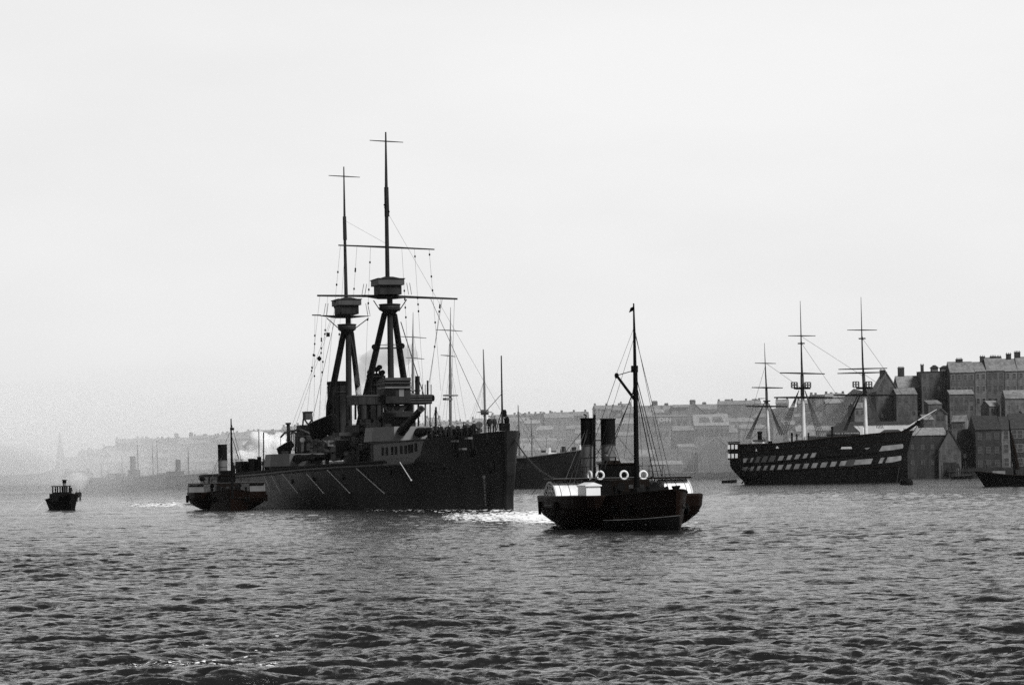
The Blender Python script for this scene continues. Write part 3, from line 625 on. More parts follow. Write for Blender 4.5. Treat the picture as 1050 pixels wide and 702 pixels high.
    # anchors stowed on both bows
    def anchor(x, y, sg, rot, par):
        p = side(x, y, .25) if sg < 0 else Vector((x, y, 0)); mb = MB()
        mb.tube([(0, 0, 1.5), (0, 0, -1.0)], [.16, .24], 6); mb.box(-.5, .5, -.3, .3, -1.3, -.85); mb.tube([(-1.1, 0, -.1), (-.85, 0, -.9), (0, 0, -1.25), (.85, 0, -.9), (1.1, 0, -.1)], [.06, .2, .3, .2, .06], 6)
        mb.torus((0, 0, 1.65), .28, .07, (0, 1, 0), 12, 6); mb.tube([(-.9, .0, 1.2), (.9, 0, 1.2)], .1, 6)
        M4 = Matrix.Translation(p) @ Matrix.Rotation(rot, 4, 'Y'); mb.v = [tuple(M4 @ Vector(v)) for v in mb.v]
        return P('anchor', mb, 'soot', par)
    anchor(468, 456, -1, .5, e); anchor(484, 455, -1, -.35, e)
    for (x, y) in ((466, 452), (474, 460), (480, 449)): p = side(x, y, .15); mb = MB(); mb.box(p.x - .7, p.x + .7, p.y - .2, p.y + .3, p.z - .12, p.z + .1); P('anchor_bed', mb, 'mid' if x > 470 else 'navy3')
    # port anchor standing out beyond the stem
    p = B.bya(527, 450, 3.2); mb = MB(); mb.box(p.x - 1.0, p.x + 1.0, p.y - 1.2, p.y + .35, p.z + .1, p.z + .9); mb.box(p.x - .6, p.x + .6, p.y - 1.0, p.y - .2, p.z - 1.4, p.z + .2); mb.ball((p.x, p.y - .35, p.z - 1.4), (.7, .55, .55), 10); mb.ball((p.x, p.y + .35, p.z + .5), (.6, .3, .35), 8)
    P('anchor', mb, 'soot')
    # forward turret
    def turret(cx, cy, z0, z1, name, rz, barrels, par=e, mm='turret'):
        t = MB(); poly = [(4.6, 2.2), (4.6, -2.2), (.8, -4.1), (-3.2, -4.1), (-5, -2.3), (-5, 2.3), (-3.2, 4.1), (.8, 4.1)]
        c, s = math.cos(rz), math.sin(rz); rot = lambda x, y: (cx + x * c - y * s, cy + x * s + y * c)
        t.prism([rot(*q) for q in poly], z0, z1, .94); tt = P(name, t, mm, par)
        b = MB(); b.lathe([(3.9, z0 - 2.5), (3.9, z0 - .004)], (cx, cy, 0), 28); P('barbette', b, 'navy2', tt)
        h = MB(); h.box(cx - 1.6, cx - .6, cy - 1.9, cy - 1.1, z1 + .004, z1 + .45); h.box(cx - 1.6, cx - .6, cy + 1.1, cy + 1.9, z1 + .004, z1 + .45); P('sighting_hood', h, 'navy2', tt)
        for (y0, elev, Ln) in barrels:
            x0_, y0_ = rot(3.6, y0); zc = (z0 + z1) / 2 + .1; d = Vector((c * math.cos(elev), s * math.cos(elev), math.sin(elev))); o = Vector((x0_, y0_, zc))
            g = MB(); g.tube([o, o + d * 2.6, o + d * 2.65, o + d * Ln * .97, o + d * Ln * .975, o + d * Ln], [.62, .58, .50, .36, .42, .42], 14); gb = P('gun_barrel', g, 'navy2' if mm == 'turret' and cx > -60 else 'soot', tt, True)
            g = MB(); g.tube([o + d * (Ln - .3), o + d * (Ln + .02)], .24, 10); P('muzzle', g, 'soot', gb)
        return tt
    pf = B.bya(421.3, 444.5, 36); turret(pf.x - 4.6, pf.y, 8.35, 10.15, 'gun_turret', 0, [(-1.1, math.radians(15.5), 10.2), (1.1, math.radians(1), 10.5)])
    q = B.bya(305, 471, 73.5); turret(q.x, q.y, 5.6, 7.3, 'wing_gun_turret', 0, [(-1.1, .02, 10), (1.1, .02, 10)])
    # superstructure
    def bx(mb, x0, x1, yt, yb, a, d, sg=0):
        m = B.mpp(a); w = ((x1 - x0) * m - d * math.sin(B.th)) / math.cos(B.th); w = max(w, .3)
        c = B.bya((x0 + x1) / 2, (yt + yb) / 2, a); hz_ = (yb - yt) * m / 2
        mb.box(c.x - d / 2, c.x + d / 2, c.y - w / 2, c.y + w / 2, c.z - hz_, c.z + hz_); return c, w, hz_
    mb = MB(); bx(mb, 367, 428, 428, 476, 52, 11); s1 = P('forward_superstructure', mb, 'navy2')
    for (x, y) in ((373, 430.5), (390.3, 431), (419, 431)): pass
    c0 = B.bya(397, 452, 52)
    mb = MB(); bx(mb, 352, 372, 436, 478, 60, 8); P('midship_deckhouse', mb, 'navy2')
    mb = MB(); bx(mb, 343, 361, 447, 470, 57, 3); dh = P('gun_house', mb, 'navy3')
    m = B.mpp(57); c = B.bya(351, 459, 55.4); mb = MB(); mb.box(c.x - .15, c.x + .12, c.y - .9, c.y + .9, c.z - 1.3, c.z + 1.0); P('doorway', mb, 'soot', dh)
    mb = MB(); bx(mb, 340, 368, 443.5, 447, 57, 3.8); P('boat_platform', mb, 'canvas')
    mb = MB(); bx(mb, 388, 432, 424.5, 428, 45, 8); P('conning_platform', mb, 'navy2')
    mb = MB(); c = B.bya(408, 432, 45.2); mb.lathe([(2.0, c.z - 2.5), (2.0, c.z + 1.1), (1.7, c.z + 1.3)], (c.x, c.y, 0), 20); P('conning_tower', mb, 'navy2', sm=True)
    # small fittings over the superstructure: ladders, rails, lockers, cowls, portholes
    cg = random.Random(8)
    def ladder(x, y0, y1, a):
        mb = MB(); p, q = B.bya(x, y1, a), B.bya(x, y0, a)
        for s in (-.22, .22): mb.tube([p + Vector((0, s, 0)), q + Vector((0, s, 0))], .04, 4)
        n = int((q.z - p.z) / .35)
        for k in range(n): z = p.z + .35 * k + .2; mb.tube([(p.x, p.y - .22, z), (p.x, p.y + .22, z)], .03, 4)
        P('ladder', mb, 'navy3')
    for (x, y0, y1, a) in ((378, 429, 452, 46.3), (366, 447, 474, 55.8), (388, 428, 444, 46.3), (323, 447, 470, 76), (341, 447, 470, 55.3), (318, 436, 452, 86.3), (424, 428, 440, 46.2)): ladder(x, y0, y1, a)
    for (x, y, r) in ((373, 431, .26), (381, 431, .26), (390.3, 431, .26), (371, 440, .26), (384, 440, .24), (374, 452, .26), (383, 466, .26), (376, 466, .26), (388, 466, .24)):
        p = B.bya(x, y, 46.45); mb = MB(); mb.tube([p, p + Vector((.1, 0, 0))], r, 10); P('porthole', mb, 'soot', s1)
    for (x0, x1, y, a) in ((368, 390, 455.5, 46.0), (366, 392, 467, 46.0), (352, 371, 452, 55.6), (318, 338, 459, 76.6), (322, 342, 452, 76.5), (303, 318, 447, 86.2)):
        mb = MB(); p, q = B.bya(x0, y, a), B.bya(x1, y, a); mb.tube([p, q], .07, 5); P('hand_rail', mb, 'mid' if cg.random() < .5 else 'navy3')
        for k in range(5): t = p.lerp(q, k / 4); mb = MB(); mb.tube([t, t - Vector((0, 0, .9))], .04, 4); P('rail_post', mb, 'navy3')
    for k in range(34):
        x = cg.uniform(305, 392); y = cg.uniform(452, 474) if x < 345 else cg.uniform(446, 474); a = tab([305, 345, 392], [78, 60, 46], x) + cg.uniform(-2, .5) - 1; p = B.bya(x, y, a); mb = MB(); t = k % 4; m_ = cg.choice(['navy', 'soot', 'navy2', 'navy3', 'canvas', 'mid'])
        if t == 0: mb.box(p.x - .5, p.x + .5, p.y - cg.uniform(.3, .8), p.y + .4, p.z - .4, p.z + cg.uniform(.2, .7), .08, .05); P('deck_locker', mb, m_)
        elif t == 1: mb.tube([(p.x, p.y, p.z - .8), (p.x, p.y, p.z + .5), (p.x + .1, p.y, p.z + .75), (p.x + .5, p.y - .1, p.z + .85)], [.2, .2, .26, .36], 10); P('cowl_vent', mb, m_, e, True)
        elif t == 2: mb.torus(p, .33, .1, (.3, 0, 1), 14, 6); mb.torus(p + Vector((0, 0, .15)), .33, .1, (.3, 0, 1), 14, 6); P('rope_coil', mb, 'canvas')
        else: mb.tube([p - Vector((0, .8, 0)), p + Vector((0, .8, .15))], .16, 7); P('spare_spar', mb, m_)
    # bridge on its trusses
    mb = MB(); c, w, h = bx(mb, 356, 443, 405.5, 414.6, 46.5, 3.6); br = P('bridge', mb, 'navy2')
    mb = MB(); mb.box(c.x - 1.87, c.x + 1.87, c.y - w / 2 - .07, c.y + w / 2 + .07, c.z + h - .1, c.z + h + .06); P('bridge_rail_top', mb, 'navy3', br)
    for i in range(9):
        y = c.y - w / 2 + w * (i + .5) / 9; mb = MB(); mb.box(c.x + 1.8, c.x + 1.86, y - .03, y + .03, c.z - h + .05, c.z + h - .12); P('bridge_stanchion', mb, 'navy', br)
    for k in range(3):
        mb = MB(); z = c.z - h * .6 + k * h * .6; y0, y1 = c.y + w / 2 - 3.9, c.y + w / 2; mb.box(c.x + 1.8, c.x + 1.9, y1 * .6 + y0 * .4 - 2.2 if 0 else y0, y1, z - .06, z + .06); P('screen_fold', mb, 'navy3', br)
    mb = MB(); c2, w2, h2 = bx(mb, 388.5, 421.5, 398.6, 413.5, 45.5, 3.2); ch = P('chart_house', mb, 'navy2')
    for (x, y, ww_, hh_) in ((411.6, 402, .32, .55), (399, 403, .28, .3), (403.5, 403, .28, .3), (395, 403, .28, .3)):
        p = B.bya(x, y, 43.9); mb = MB(); mb.box(p.x - .05, p.x + .05, p.y - ww_, p.y + ww_, p.z - hh_, p.z + hh_); P('window', mb, 'mid' if x > 410 else 'soot', ch)
    mb = MB(); bx(mb, 388, 421.5, 387.5, 396.6, 45.5, 3.2); cv = P('canvas_dodger', mb, 'canvas')
    mb = MB(); bx(mb, 386.5, 424, 396.8, 398.4, 45.5, 3.7); P('dodger_skirt', mb, 'buff', cv)
    for k in range(2): mb = MB(); bx(mb, 387.5, 422, 389.6 + k * 3, 390.4 + k * 3, 45.3, 3.7); P('dodger_fold', mb, 'navy3', cv)
    # trusses and posts under the bridge
    p0, p1, p2, p3 = (B.bya(x, y, 44.4) for x, y in ((391, 415.2), (419, 415.2), (413, 421.5), (397, 421.5)))
    mb = MB(); mb.extr([p0, p1, p2, p3], (-.3, 0, 0)); tr = P('bridge_truss', mb, 'navy2')
    for x in (400, 407.5): p = B.bya(x, 417, 44.3); mb = MB(); mb.tube([p, p + Vector((-.14, 0, 0))], .38, 10); P('truss_hole', mb, 'soot', tr)
    for x, a, r in ((358, 48, .12), (364.5, 46, .14), (372, 45, .25), (378, 48, .32), (386, 48, .12), (396, 47, .3), (416, 47, .3), (419.5, 46, .55), (429, 46, .12), (436, 45, .1), (441, 45, .08)):
        mb = MB(); mb.tube([B.bya(x, 413, a), B.bya(x, 430 if x < 425 else 441, a)], r, 8); P('bridge_post', mb, 'navy')
    mb = MB(); bx(mb, 372, 386, 413.5, 429, 53, 3); P('galley_house', mb, 'navy')
    for (x, y0, y1, r) in ((428, 385.5, 405, .32), (438.5, 390, 405, .13), (442, 394, 405, .06), (433, 394, 405, .06), (436, 394, 405, .05)):
        mb = MB(); mb.tube([B.bya(x, y1, 45.5), B.bya(x, y0, 45.5)], r, 8); P('bridge_pole', mb, 'navy')
    mb = MB(); p = B.bya(443.6, 408, 46); mb.ball(p, (.4, .3, .5), 8); P('side_lamp', mb, 'black', br)
    # tripod masts
    def line(nm, pts, r, a, m='navy2', par=None, n=10):
        mb = MB(); mb.tube([B.bya(x, y, aa) for (x, y, aa) in ((p if len(p) == 3 else (*p, a)) for p in pts)], r, n); return P(nm, mb, m, par or e, n > 6)
    fm = line('fore_mast', [(401.6, 440), (399.6, 303)], [.45, .38], 50)
    line('tripod_leg', [(394.2, 322, 50.4), (375.5, 404, 58), (365.5, 448, 62)], [.40, .46, .46], 50, par=fm); line('tripod_leg', [(404.4, 323, 50.4), (414.5, 391, 58), (422, 440, 62)], [.40, .46, .46], 50, par=fm)
    mm_ = line('main_mast', [(358.2, 470), (357.0, 322)], [.47, .38], 72.3)
    line('tripod_leg', [(352.4, 341, 72.6), (337.6, 417, 79), (331, 450, 81)], [.42, .5, .5], 72, par=mm_); line('tripod_leg', [(360.4, 341, 72.6), (367.3, 401, 79), (371.5, 440, 82)], [.36, .42, .42], 72, par=mm_)
    def top(x0, x1, yt, yr_, yb, a, d, par):
        mb = MB(); c, w, h = bx(mb, x0 + 1.2, x1 - .8, yr_, yb, a, d); t_ = P('spotting_top', mb, 'navy2', par)
        mb = MB(); zt = c.z + h; mb.box(c.x - d / 2 - .35, c.x + d / 2 + .35, c.y - w / 2 - .3, c.y + w / 2 + .3, zt + .004, zt + .75, .0, .0); P('top_screen', mb, 'navy3', t_)
        mb = MB(); mb.box(c.x - d / 2 - .45, c.x + d / 2 + .45, c.y - w / 2 - .4, c.y + w / 2 + .4, zt + .754, zt + .86); mb.box(c.x - d / 2, c.x + d / 2, c.y - w / 2, c.y + w / 2, zt + .86, zt + 1.15, .9, .9); P('top_roof', mb, 'navy2', t_)
        return c, w, h
    top(381.7, 413, 287.5, 293, 302.5, 50, 3.2, fm); top(341.3, 369.2, 308, 313.5, 322.5, 72.3, 3.2, mm_)
    def lower_top(x0, x1, yt, yb, a, par):
        m = B.mpp(a); c = B.bya((x0 + x1) / 2, (yt + yb) / 2, a); r = (x1 - x0) * m / 2; h = (yb - yt) * m / 2
        mb = MB(); mb.lathe([(.5, c.z - h - .55), (r * .8, c.z - h), (r, c.z - h + .15), (r, c.z + h), (r * 1.06, c.z + h + .01), (r * 1.06, c.z + h + .15), (.5, c.z + h + .2)], (c.x, c.y, 0), 22); P('control_top', mb, 'navy2', par, True)
        mb = MB(); mb.torus((c.x, c.y, c.z + h * .3), r + .01, .06, (0, 0, 1), 22, 6); P('top_rim', mb, 'navy3', par)
    lower_top(389, 410.2, 313, 319, 50, fm); lower_top(346.5, 365, 333.5, 339, 72.3, mm_)
    for (l, r_, yl, yr2, y2, a, par) in ((373, 424.5, 302.8, 304.2, 306, 49.6, fm), (329, 380.5, 323, 323.6, 325.6, 71.9, mm_)):
        p0, p1, p2, p3 = B.bya(l, yl, a), B.bya(r_, yr2, a), B.bya((l + r_) / 2 + 8, y2, a), B.bya((l + r_) / 2 - 8, y2, a)
        mb = MB(); mb.extr([p0, p1, p2, p3], (-1.4, 0, 0)); P('yard_platform', mb, 'navy2', par)
    y = line('signal_yard', [(325.3, 303), (397, 303.6), (469, 306.4)], [.12, .19, .12], 50.6, par=fm); line('signal_yard', [(320, 323), (329, 323.1)], [.08, .1], 72, par=mm_)
    for (a_, b_, a) in (((383, 308), (389.5, 318), 50), ((417, 307), (409, 319), 50), ((335, 326), (346.5, 336), 72.3), ((378, 326), (365, 336), 72.3)): line('yard_stay', [a_, b_], .07, a, par=fm if a == 50 else mm_, n=5)
    for (x, dx, a, par, yy) in ((371, 2, 50, fm, 303), (374, 2, 50, fm, 303), (419, -2, 50, fm, 302), (422, -2, 50, fm, 302), (332, 2, 72, mm_, 323), (335, 1.5, 72, mm_, 323), (377, -2, 72, mm_, 323), (379.5, -2.5, 72, mm_, 323)):
        line('aerial_spreader', [(x, yy), (x + dx, yy - 12)], .035, a, par=par, n=4)
    tm = line('fore_topmast', [(397.4, 289), (396.3, 214), (395.5, 135.5)], [.30, .25, .1], 50, par=fm); line('topmast_yard', [(347, 251.4), (396.8, 253.4), (445.4, 255.7)], [.09, .15, .09], 50, par=fm, n=6)
    line('topmast_yard', [(379, 144), (395.6, 145), (413.4, 146)], [.05, .09, .05], 50, par=fm, n=6)
    line('topmast_doubling', [(396.8, 222), (396.1, 192)], [.33, .3], 50, par=fm, n=6)
    mb = MB(); p = B.bya(396.2, 214, 50)
    for q in range(7): mb.ball(p + Vector((random.uniform(-.3, .3), random.uniform(-.6, .6), random.uniform(-.7, .5))), .17, 6)
    P('mast_blocks', mb, 'black', fm)
    line('main_topmast', [(355.0, 309), (353.6, 245), (352.5, 171)], [.27, .2, .08], 72.3, par=mm_); line('topmast_yard', [(337, 180), (352.7, 180.9), (369, 181.8)], [.05, .09, .05], 72.3, par=mm_, n=6)
    line('topmast_doubling', [(353.8, 246), (353.2, 222)], [.28, .25], 72.3, par=mm_, n=6)
    line('searchlight_platform', [(382.5, 357.2), (414, 356.5)], [.1, .1], 52, par=fm, n=6); line('searchlight_platform', [(388, 353.5), (410, 353.2)], [.04, .04], 52, par=fm, n=5)
    for (x, y) in ((384, 355.5), (411.8, 354.5)): mb = MB(); p = B.bya(x, y, 51.6); mb.lathe([(.30, -.3), (.36, -.2), (.36, .3)], (p.x, p.y, p.z), 12, 'x'); mb.tube([p, p - Vector((0, 0, .9))], .12, 6); P('searchlight', mb, 'black', fm, True)
    for k in range(12): pass
    # halyards with blocks, aerial stays, day shapes
    hg = random.Random(3)
    for (x0, y0, x1, y1, a) in ((349, 252, 333, 420, 56), (354, 252, 342, 430, 56), (366, 252.5, 356, 400, 55), (380, 253, 374, 400, 54), (412, 254.5, 420, 390, 48), (425, 255, 434, 395, 47), (440, 255.6, 452, 400, 46), (328, 303.5, 313, 440, 60), (336, 303.5, 326, 440, 62), (452, 305.8, 440, 400, 46), (323, 323, 322, 430, 76), (330, 323, 328, 430, 76)):
        pts = [B.bya(x0, y0, 50.3 if a < 70 else 72), B.bya(x1, y1, a)]; mb = MB(); mb.tube(pts, .018, 3); h_ = P('halyard', mb, 'wire')
        for _ in range(4):
            t = hg.uniform(.02, .6); p = pts[0].lerp(pts[1], t); mb = MB(); mb.ball(p, (.12, .12, .2), 6); P('block', mb, 'soot', h_)
    for (pa, pb, r) in (((441, 305, 50.3), (500, 436, 8), .035), ((453.5, 306, 50.3), (440, 392, 46), .03), ((466, 306.4, 50.3), (462, 436, 22), .02), ((396.3, 216, 50), (513, 420, 2), .018), ((411, 330, 50), (436, 410, 43), .07), ((360, 345, 72), (369, 395, 64), .06), ((353.4, 226, 72), (396.3, 250, 50), .015), ((345, 320, 72), (318, 440, 92), .03), ((343, 320, 72), (300, 445, 95), .018), ((340, 325, 72), (290, 462, 100), .018)):
        mb = MB(); mb.tube([B.bya(*pa), B.bya(*pb)], r, 4); P('stay', mb, 'wire')
    p = B.bya(327.4, 367.5, 74); mb = MB(); mb.lathe([(.02, -.38), (.32, -.1), (.32, .1), (.02, .38)], p, 12); P('day_shape', mb, 'soot')
    p = B.bya(336.4, 343, 73); mb = MB(); mb.box(p.x - .15, p.x + .15, p.y - .22, p.y + .22, p.z - .28, p.z + .28); P('day_shape', mb, 'soot')
    # funnels
    def funnel(cx, ytop, ybot, a, r, sy, name, lab):
        m = B.mpp(a); c0_, c1_ = B.bya(cx, ybot, a), B.bya(cx - .5, ytop, a); mb = MB()
        mb.lathe([(r, c0_.z), (r, c1_.z)], (c0_.x, c0_.y, 0), 28, sy=sy); f = P(name, mb, 'navy2', e, True)
        mb = MB(); mb.lathe([(r + .14, c1_.z - .35), (r + .2, c1_.z - .1), (r + .14, c1_.z + .12), (r - .25, c1_.z + .12), (r - .3, c1_.z - .6)], (c0_.x, c0_.y, 0), 28, sy=sy); P('funnel_cap', mb, 'soot', f, True)
        for k in range(5):
            q = math.radians(-170 + 40 * k); x, y_ = c0_.x + (r + .12) * math.cos(q + 1.4), c0_.y + (r + .12) * sy * math.sin(q + 1.4); mb = MB(); mb.tube([(x, y_, c0_.z), (x, y_, c1_.z - .5)], .09, 6); P('steam_pipe', mb, 'navy', f)
        mb = MB(); mb.torus((c0_.x, c0_.y, c1_.z - 1.4), r + .18, .05, (0, 0, 1), 28, 6); mb.v = [(x, c0_.y + (y_ - c0_.y) * sy, z) for x, y_, z in mb.v]; P('funnel_ladder_ring', mb, 'navy3', f)
        return f
    funnel(347.5, 392, 450, 79.5, 2.2, .64, 'aft_funnel', ''); funnel(386, 384, 440, 58.5, 1.15, .85, 'fore_funnel', '')
    for (x, y) in ((379, 381.5), (392, 381.8), (386, 378.5), (389, 376.5)):
        p = B.bya(x, y, 57); mb = MB(); mb.lathe([(.26, -.3), (.33, -.2), (.33, .3)], p, 12, 'x'); mb.tube([p, p - Vector((0, 0, 1.1))], .1, 6); P('searchlight', mb, 'black', e, True)
    line('searchlight_platform', [(376, 386), (395, 386)], [.16, .16], 57)
    # after works: control platform, deckhouse, kingpost, davits, derricks
    mb = MB(); bx(mb, 310, 320.8, 423, 430, 88, 1.8); ac = P('after_control_platform', mb, 'canvas'); mb = MB(); bx(mb, 309.4, 321.4, 421.8, 422.9, 88, 2.0); P('platform_roof', mb, 'navy2', ac)
    for (xa, xb) in ((311, 310), (320, 321), (312, 320), (320, 313)): line('platform_leg', [(xa, 429.5), (xb, 441)], .12, 88, par=ac, n=6)
    mb = MB(); bx(mb, 303.5, 322, 436, 472, 88, 3); P('after_deckhouse', mb, 'navy2')
    mb = MB(); bx(mb, 313, 352, 447, 472, 80, 6); P('boat_deck_house', mb, 'navy')
    mb = MB(); bx(mb, 304, 318, 451.5, 454, 84, 2.5); P('boat_platform', mb, 'canvas')
    line('kingpost', [(296.6, 470), (295.6, 434.5)], [.3, .26], 92); line('kingpost', [(295.6, 435), (295.5, 433.2)], [.42, .42], 92)
    for pts in (((303, 470), (303.5, 444), (300, 441.5), (292, 443.5), (287.5, 448.5)), ((310, 470), (310, 444), (306, 440.5), (301, 441.5), (298.6, 445))):
        line('boat_davit', pts, .14, 80, n=8)
    for (x, y0, y1) in ((287.6, 449, 457), (298.7, 445, 456)): line('boat_fall', [(x, y0), (x + .3, y1)], .04, 79, n=4)
    line('derrick', [(308, 439.5, 83), (349, 461, 70)], .11, 80, 'mid'); line('derrick', [(301.5, 443, 84), (340, 467.5, 70)], .13, 80, 'navy')
    for i in range(6): line('boat_deck_stanchion', [(299 + i * 2.2, 444), (299.3 + i * 2.2, 462)], .05, 84, n=4)
    for (x0, x1, y, a) in ((358, 368, 461, 55), (362, 392, 455, 50), (330, 352, 474, 70), (300, 316, 477, 74), (374, 388, 460, 54)):
        line('deck_rail', [(x0, y), (x1, y - .8)], .06, a, 'navy3', n=5)
    mb = MB(); bx(mb, 291, 300.5, 477.5, 484, 84, 1.5); P('deck_locker', mb, 'navy3')
    # lockers, cowls, winches and bollards seen above the forecastle edge
    dg = random.Random(21)
    for x, k in ((441, 0), (445, 1), (449, 2), (452.5, 0), (456, 3), (459.5, 2), (463, 1), (467, 0), (471, 3), (474, 2), (478, 1), (482, 2), (487, 3), (491, 1)):
        a = tab([440, 500], [24, 7], x); p = B.bya(x, 441, a); z0 = zfc(a); mb = MB()
        if k == 0: mb.lathe([(.55, z0), (.55, z0 + .35), (.35, z0 + .5), (.35, z0 + .9), (.62, z0 + 1.05), (.62, z0 + 1.2)], (p.x, p.y, 0), 14); P('capstan', mb, 'soot', e, True)
        elif k == 1: mb.tube([(p.x, p.y, z0), (p.x, p.y, z0 + .95), (p.x + .1, p.y, z0 + 1.2), (p.x + .5, p.y - .1, z0 + 1.3)], [.22, .22, .3, .42], 10); P('cowl_vent', mb, 'navy3', e, True)
        elif k == 2: mb.box(p.x - .7, p.x + .7, p.y - .5, p.y + .5, z0, z0 + dg.uniform(.5, .9), .1, .05); mb.lathe([(.3, -.6), (.3, .6)], (p.x, p.y, z0 + .9), 10, 'y'); P('winch', mb, 'soot')
        else:
            for s in (-.35, .35): mb.lathe([(.2, z0), (.2, z0 + .6), (.28, z0 + .62), (.28, z0 + .75)], (p.x + s, p.y, 0), 10)
            P('bollard', mb, 'navy3', e, True)
    for pts in (((473, 444), (478, 437.6), (484, 436.6), (490, 438.5), (494, 442)), ((456.5, 446), (457, 438.5), (460, 437.5), (462.5, 440), (463, 446))): line('cable_hoop', pts, .16, 13, 'navy', n=6)
    for (x, y0, y1, a) in ((447, 417, 441, 22), (446, 420, 441, 22), (475, 432, 441, 14)): line('forecastle_post', [(x, y1), (x, y0)], .12 if y0 == 417 else .05, a, 'navy', n=6)
    for (q0, q1, a) in (((447, 418), (441, 440), 22), ((447, 418), (453, 440), 22)): line('post_stay', [q0, q1], .03, a, 'wire', n=4)
    mb = MB()
    for i, x in enumerate(range(440, 515, 6)):
        a = tab([440, 515], [14.4, 1.0], x); y_ = -(hbB(a, zfc(a)) - .1); mb.tube([(-a, y_, zfc(a)), (-a, y_, zfc(a) + 1.0)], .03, 4)
    for zz in (.5, 1.0): mb.tube([(-a, -(hbB(a, zfc(a)) - .1), zfc(a) + zz) for a in (14.4, 12, 9, 6, 3, 1)], .018, 4)
    P('guard_rail', mb, 'wire')
    # jackstaff and its gear at the stem
    js = line('jackstaff', [(515.2, 441), (514.0, 364.5)], [.13, .07], 1.6, 'navy')
    for q in ((509, 441), (518.5, 438), (521.5, 429)): line('jackstaff_leg', [q, (515, 418.5)], .05, 1.8, 'navy', n=5, par=js)
    p = B.bya(517.3, 437.3, 1.6); mb = MB(); mb.box(p.x - .3, p.x + .3, p.y - .55, p.y + .55, p.z - .45, p.z + .4); mb.ball(p + Vector((0, .3, .7)), (.3, .3, .5), 8); mb.ball(p + Vector((0, .05, 1.5)), (.25, .25, .5), 8); P('bow_fairlead', mb, 'soot')
    line('bow_stay', [(515, 403), (497, 423)], .035, 1.8, 'wire', n=4, par=js)
    # after guns and lumber on the quarterdeck
    for (x, y0, y1, r, a) in ((258.5, 470, 490, .55, 96), (261, 471, 490, .5, 96), (254.5, 474, 492, .2, 97), (249, 473, 493, .12, 98), (266, 468, 490, .3, 95), (265.6, 442, 470, .07, 95), (270.4, 443, 488, .09, 94), (273, 472, 488, .2, 94), (283, 471, 486, .3, 92), (277, 473, 486, .35, 92), (287, 472, 486, .12, 92)):
        mb = MB(); mb.tube([B.bya(x, y1, a), B.bya(x - .2, y0, a)], r, 8); P('ventilator' if r > .25 else 'deck_pole', mb, 'soot' if r > .1 else 'navy')
    qg = random.Random(12)
    for k in range(16):
        x = 243 + k * 2.9 + qg.uniform(-1, 1); yt = qg.uniform(466, 479); r = qg.choice([.07, .1, .14, .3, .4]); a = qg.uniform(95.5, 97.5); mb = MB(); mb.tube([B.bya(x, 489, a), B.bya(x + qg.uniform(-.5, .3), yt + (4 if r > .2 else 0), a)], r, 8); P('ventilator' if r > .2 else 'deck_pole', mb, 'soot')
    mb = MB(); bx(mb, 277, 286, 475, 487, 93, 1.2); P('deck_locker', mb, 'soot')
    mb = MB(); bx(mb, 243, 293, 482.8, 494, 98.5, 3.0); P('quarterdeck_house', mb, 'soot')
    return e
SHIP = battleship()
def ships_boat(label, px, y, a, Ln, bm, h, pitch, m='black'):
    p = B.bya(px, y, a); e = thing('ships_boat', label, 'boat', loc=B.M @ p, rz=B.rz, group='boats carried on the battleship')
    A = [i / 14 * Ln for i in range(15)]; hb = lambda a_, z: bm / 2 * (math.sin(math.pi * min(.8, max(.02, (a_ + .1) / Ln * .8))) ** .8) * (.12 + .88 * min(1, max(0, (z + h / 2) / h)) ** .6)
    mb = hull_mesh(A, hb, lambda a_: h / 2 + .25 * (2 * a_ / Ln - 1) ** 2, -h / 2, 6); mb.v = [(x + Ln / 2, y_, z) for x, y_, z in mb.v]
    build('hull', mb, m, e, True)
    mb = MB(); mb.grid([[(-a_ + Ln / 2, -hb(a_, h / 2) * .98, h / 2 - .06), (-a_ + Ln / 2, hb(a_, h / 2) * .98, h / 2 - .06)] for a_ in A]); build('boat_cover', mb, 'canvas', e)
    mb = MB()
    for s in (-1, 1): mb.tube([(-a_ + Ln / 2, s * (hb(a_, h / 2) + .03), h / 2 - .1 + .25 * (2 * a_ / Ln - 1) ** 2) for a_ in A], .06, 5)
    build('gunwale', mb, 'navy3', e)
    e.rotation_euler = (0, pitch, B.rz); return e
ships_boat('dark cutter hanging from curved davits at the battleship quarter', 293.5, 462, 79.5, 6.0, 2.0, 1.3, -.18)
ships_boat('large dark pinnace stowed high on chocks before the aft funnel', 332.5, 439.5, 72, 11, 3.2, 2.1, -.12)
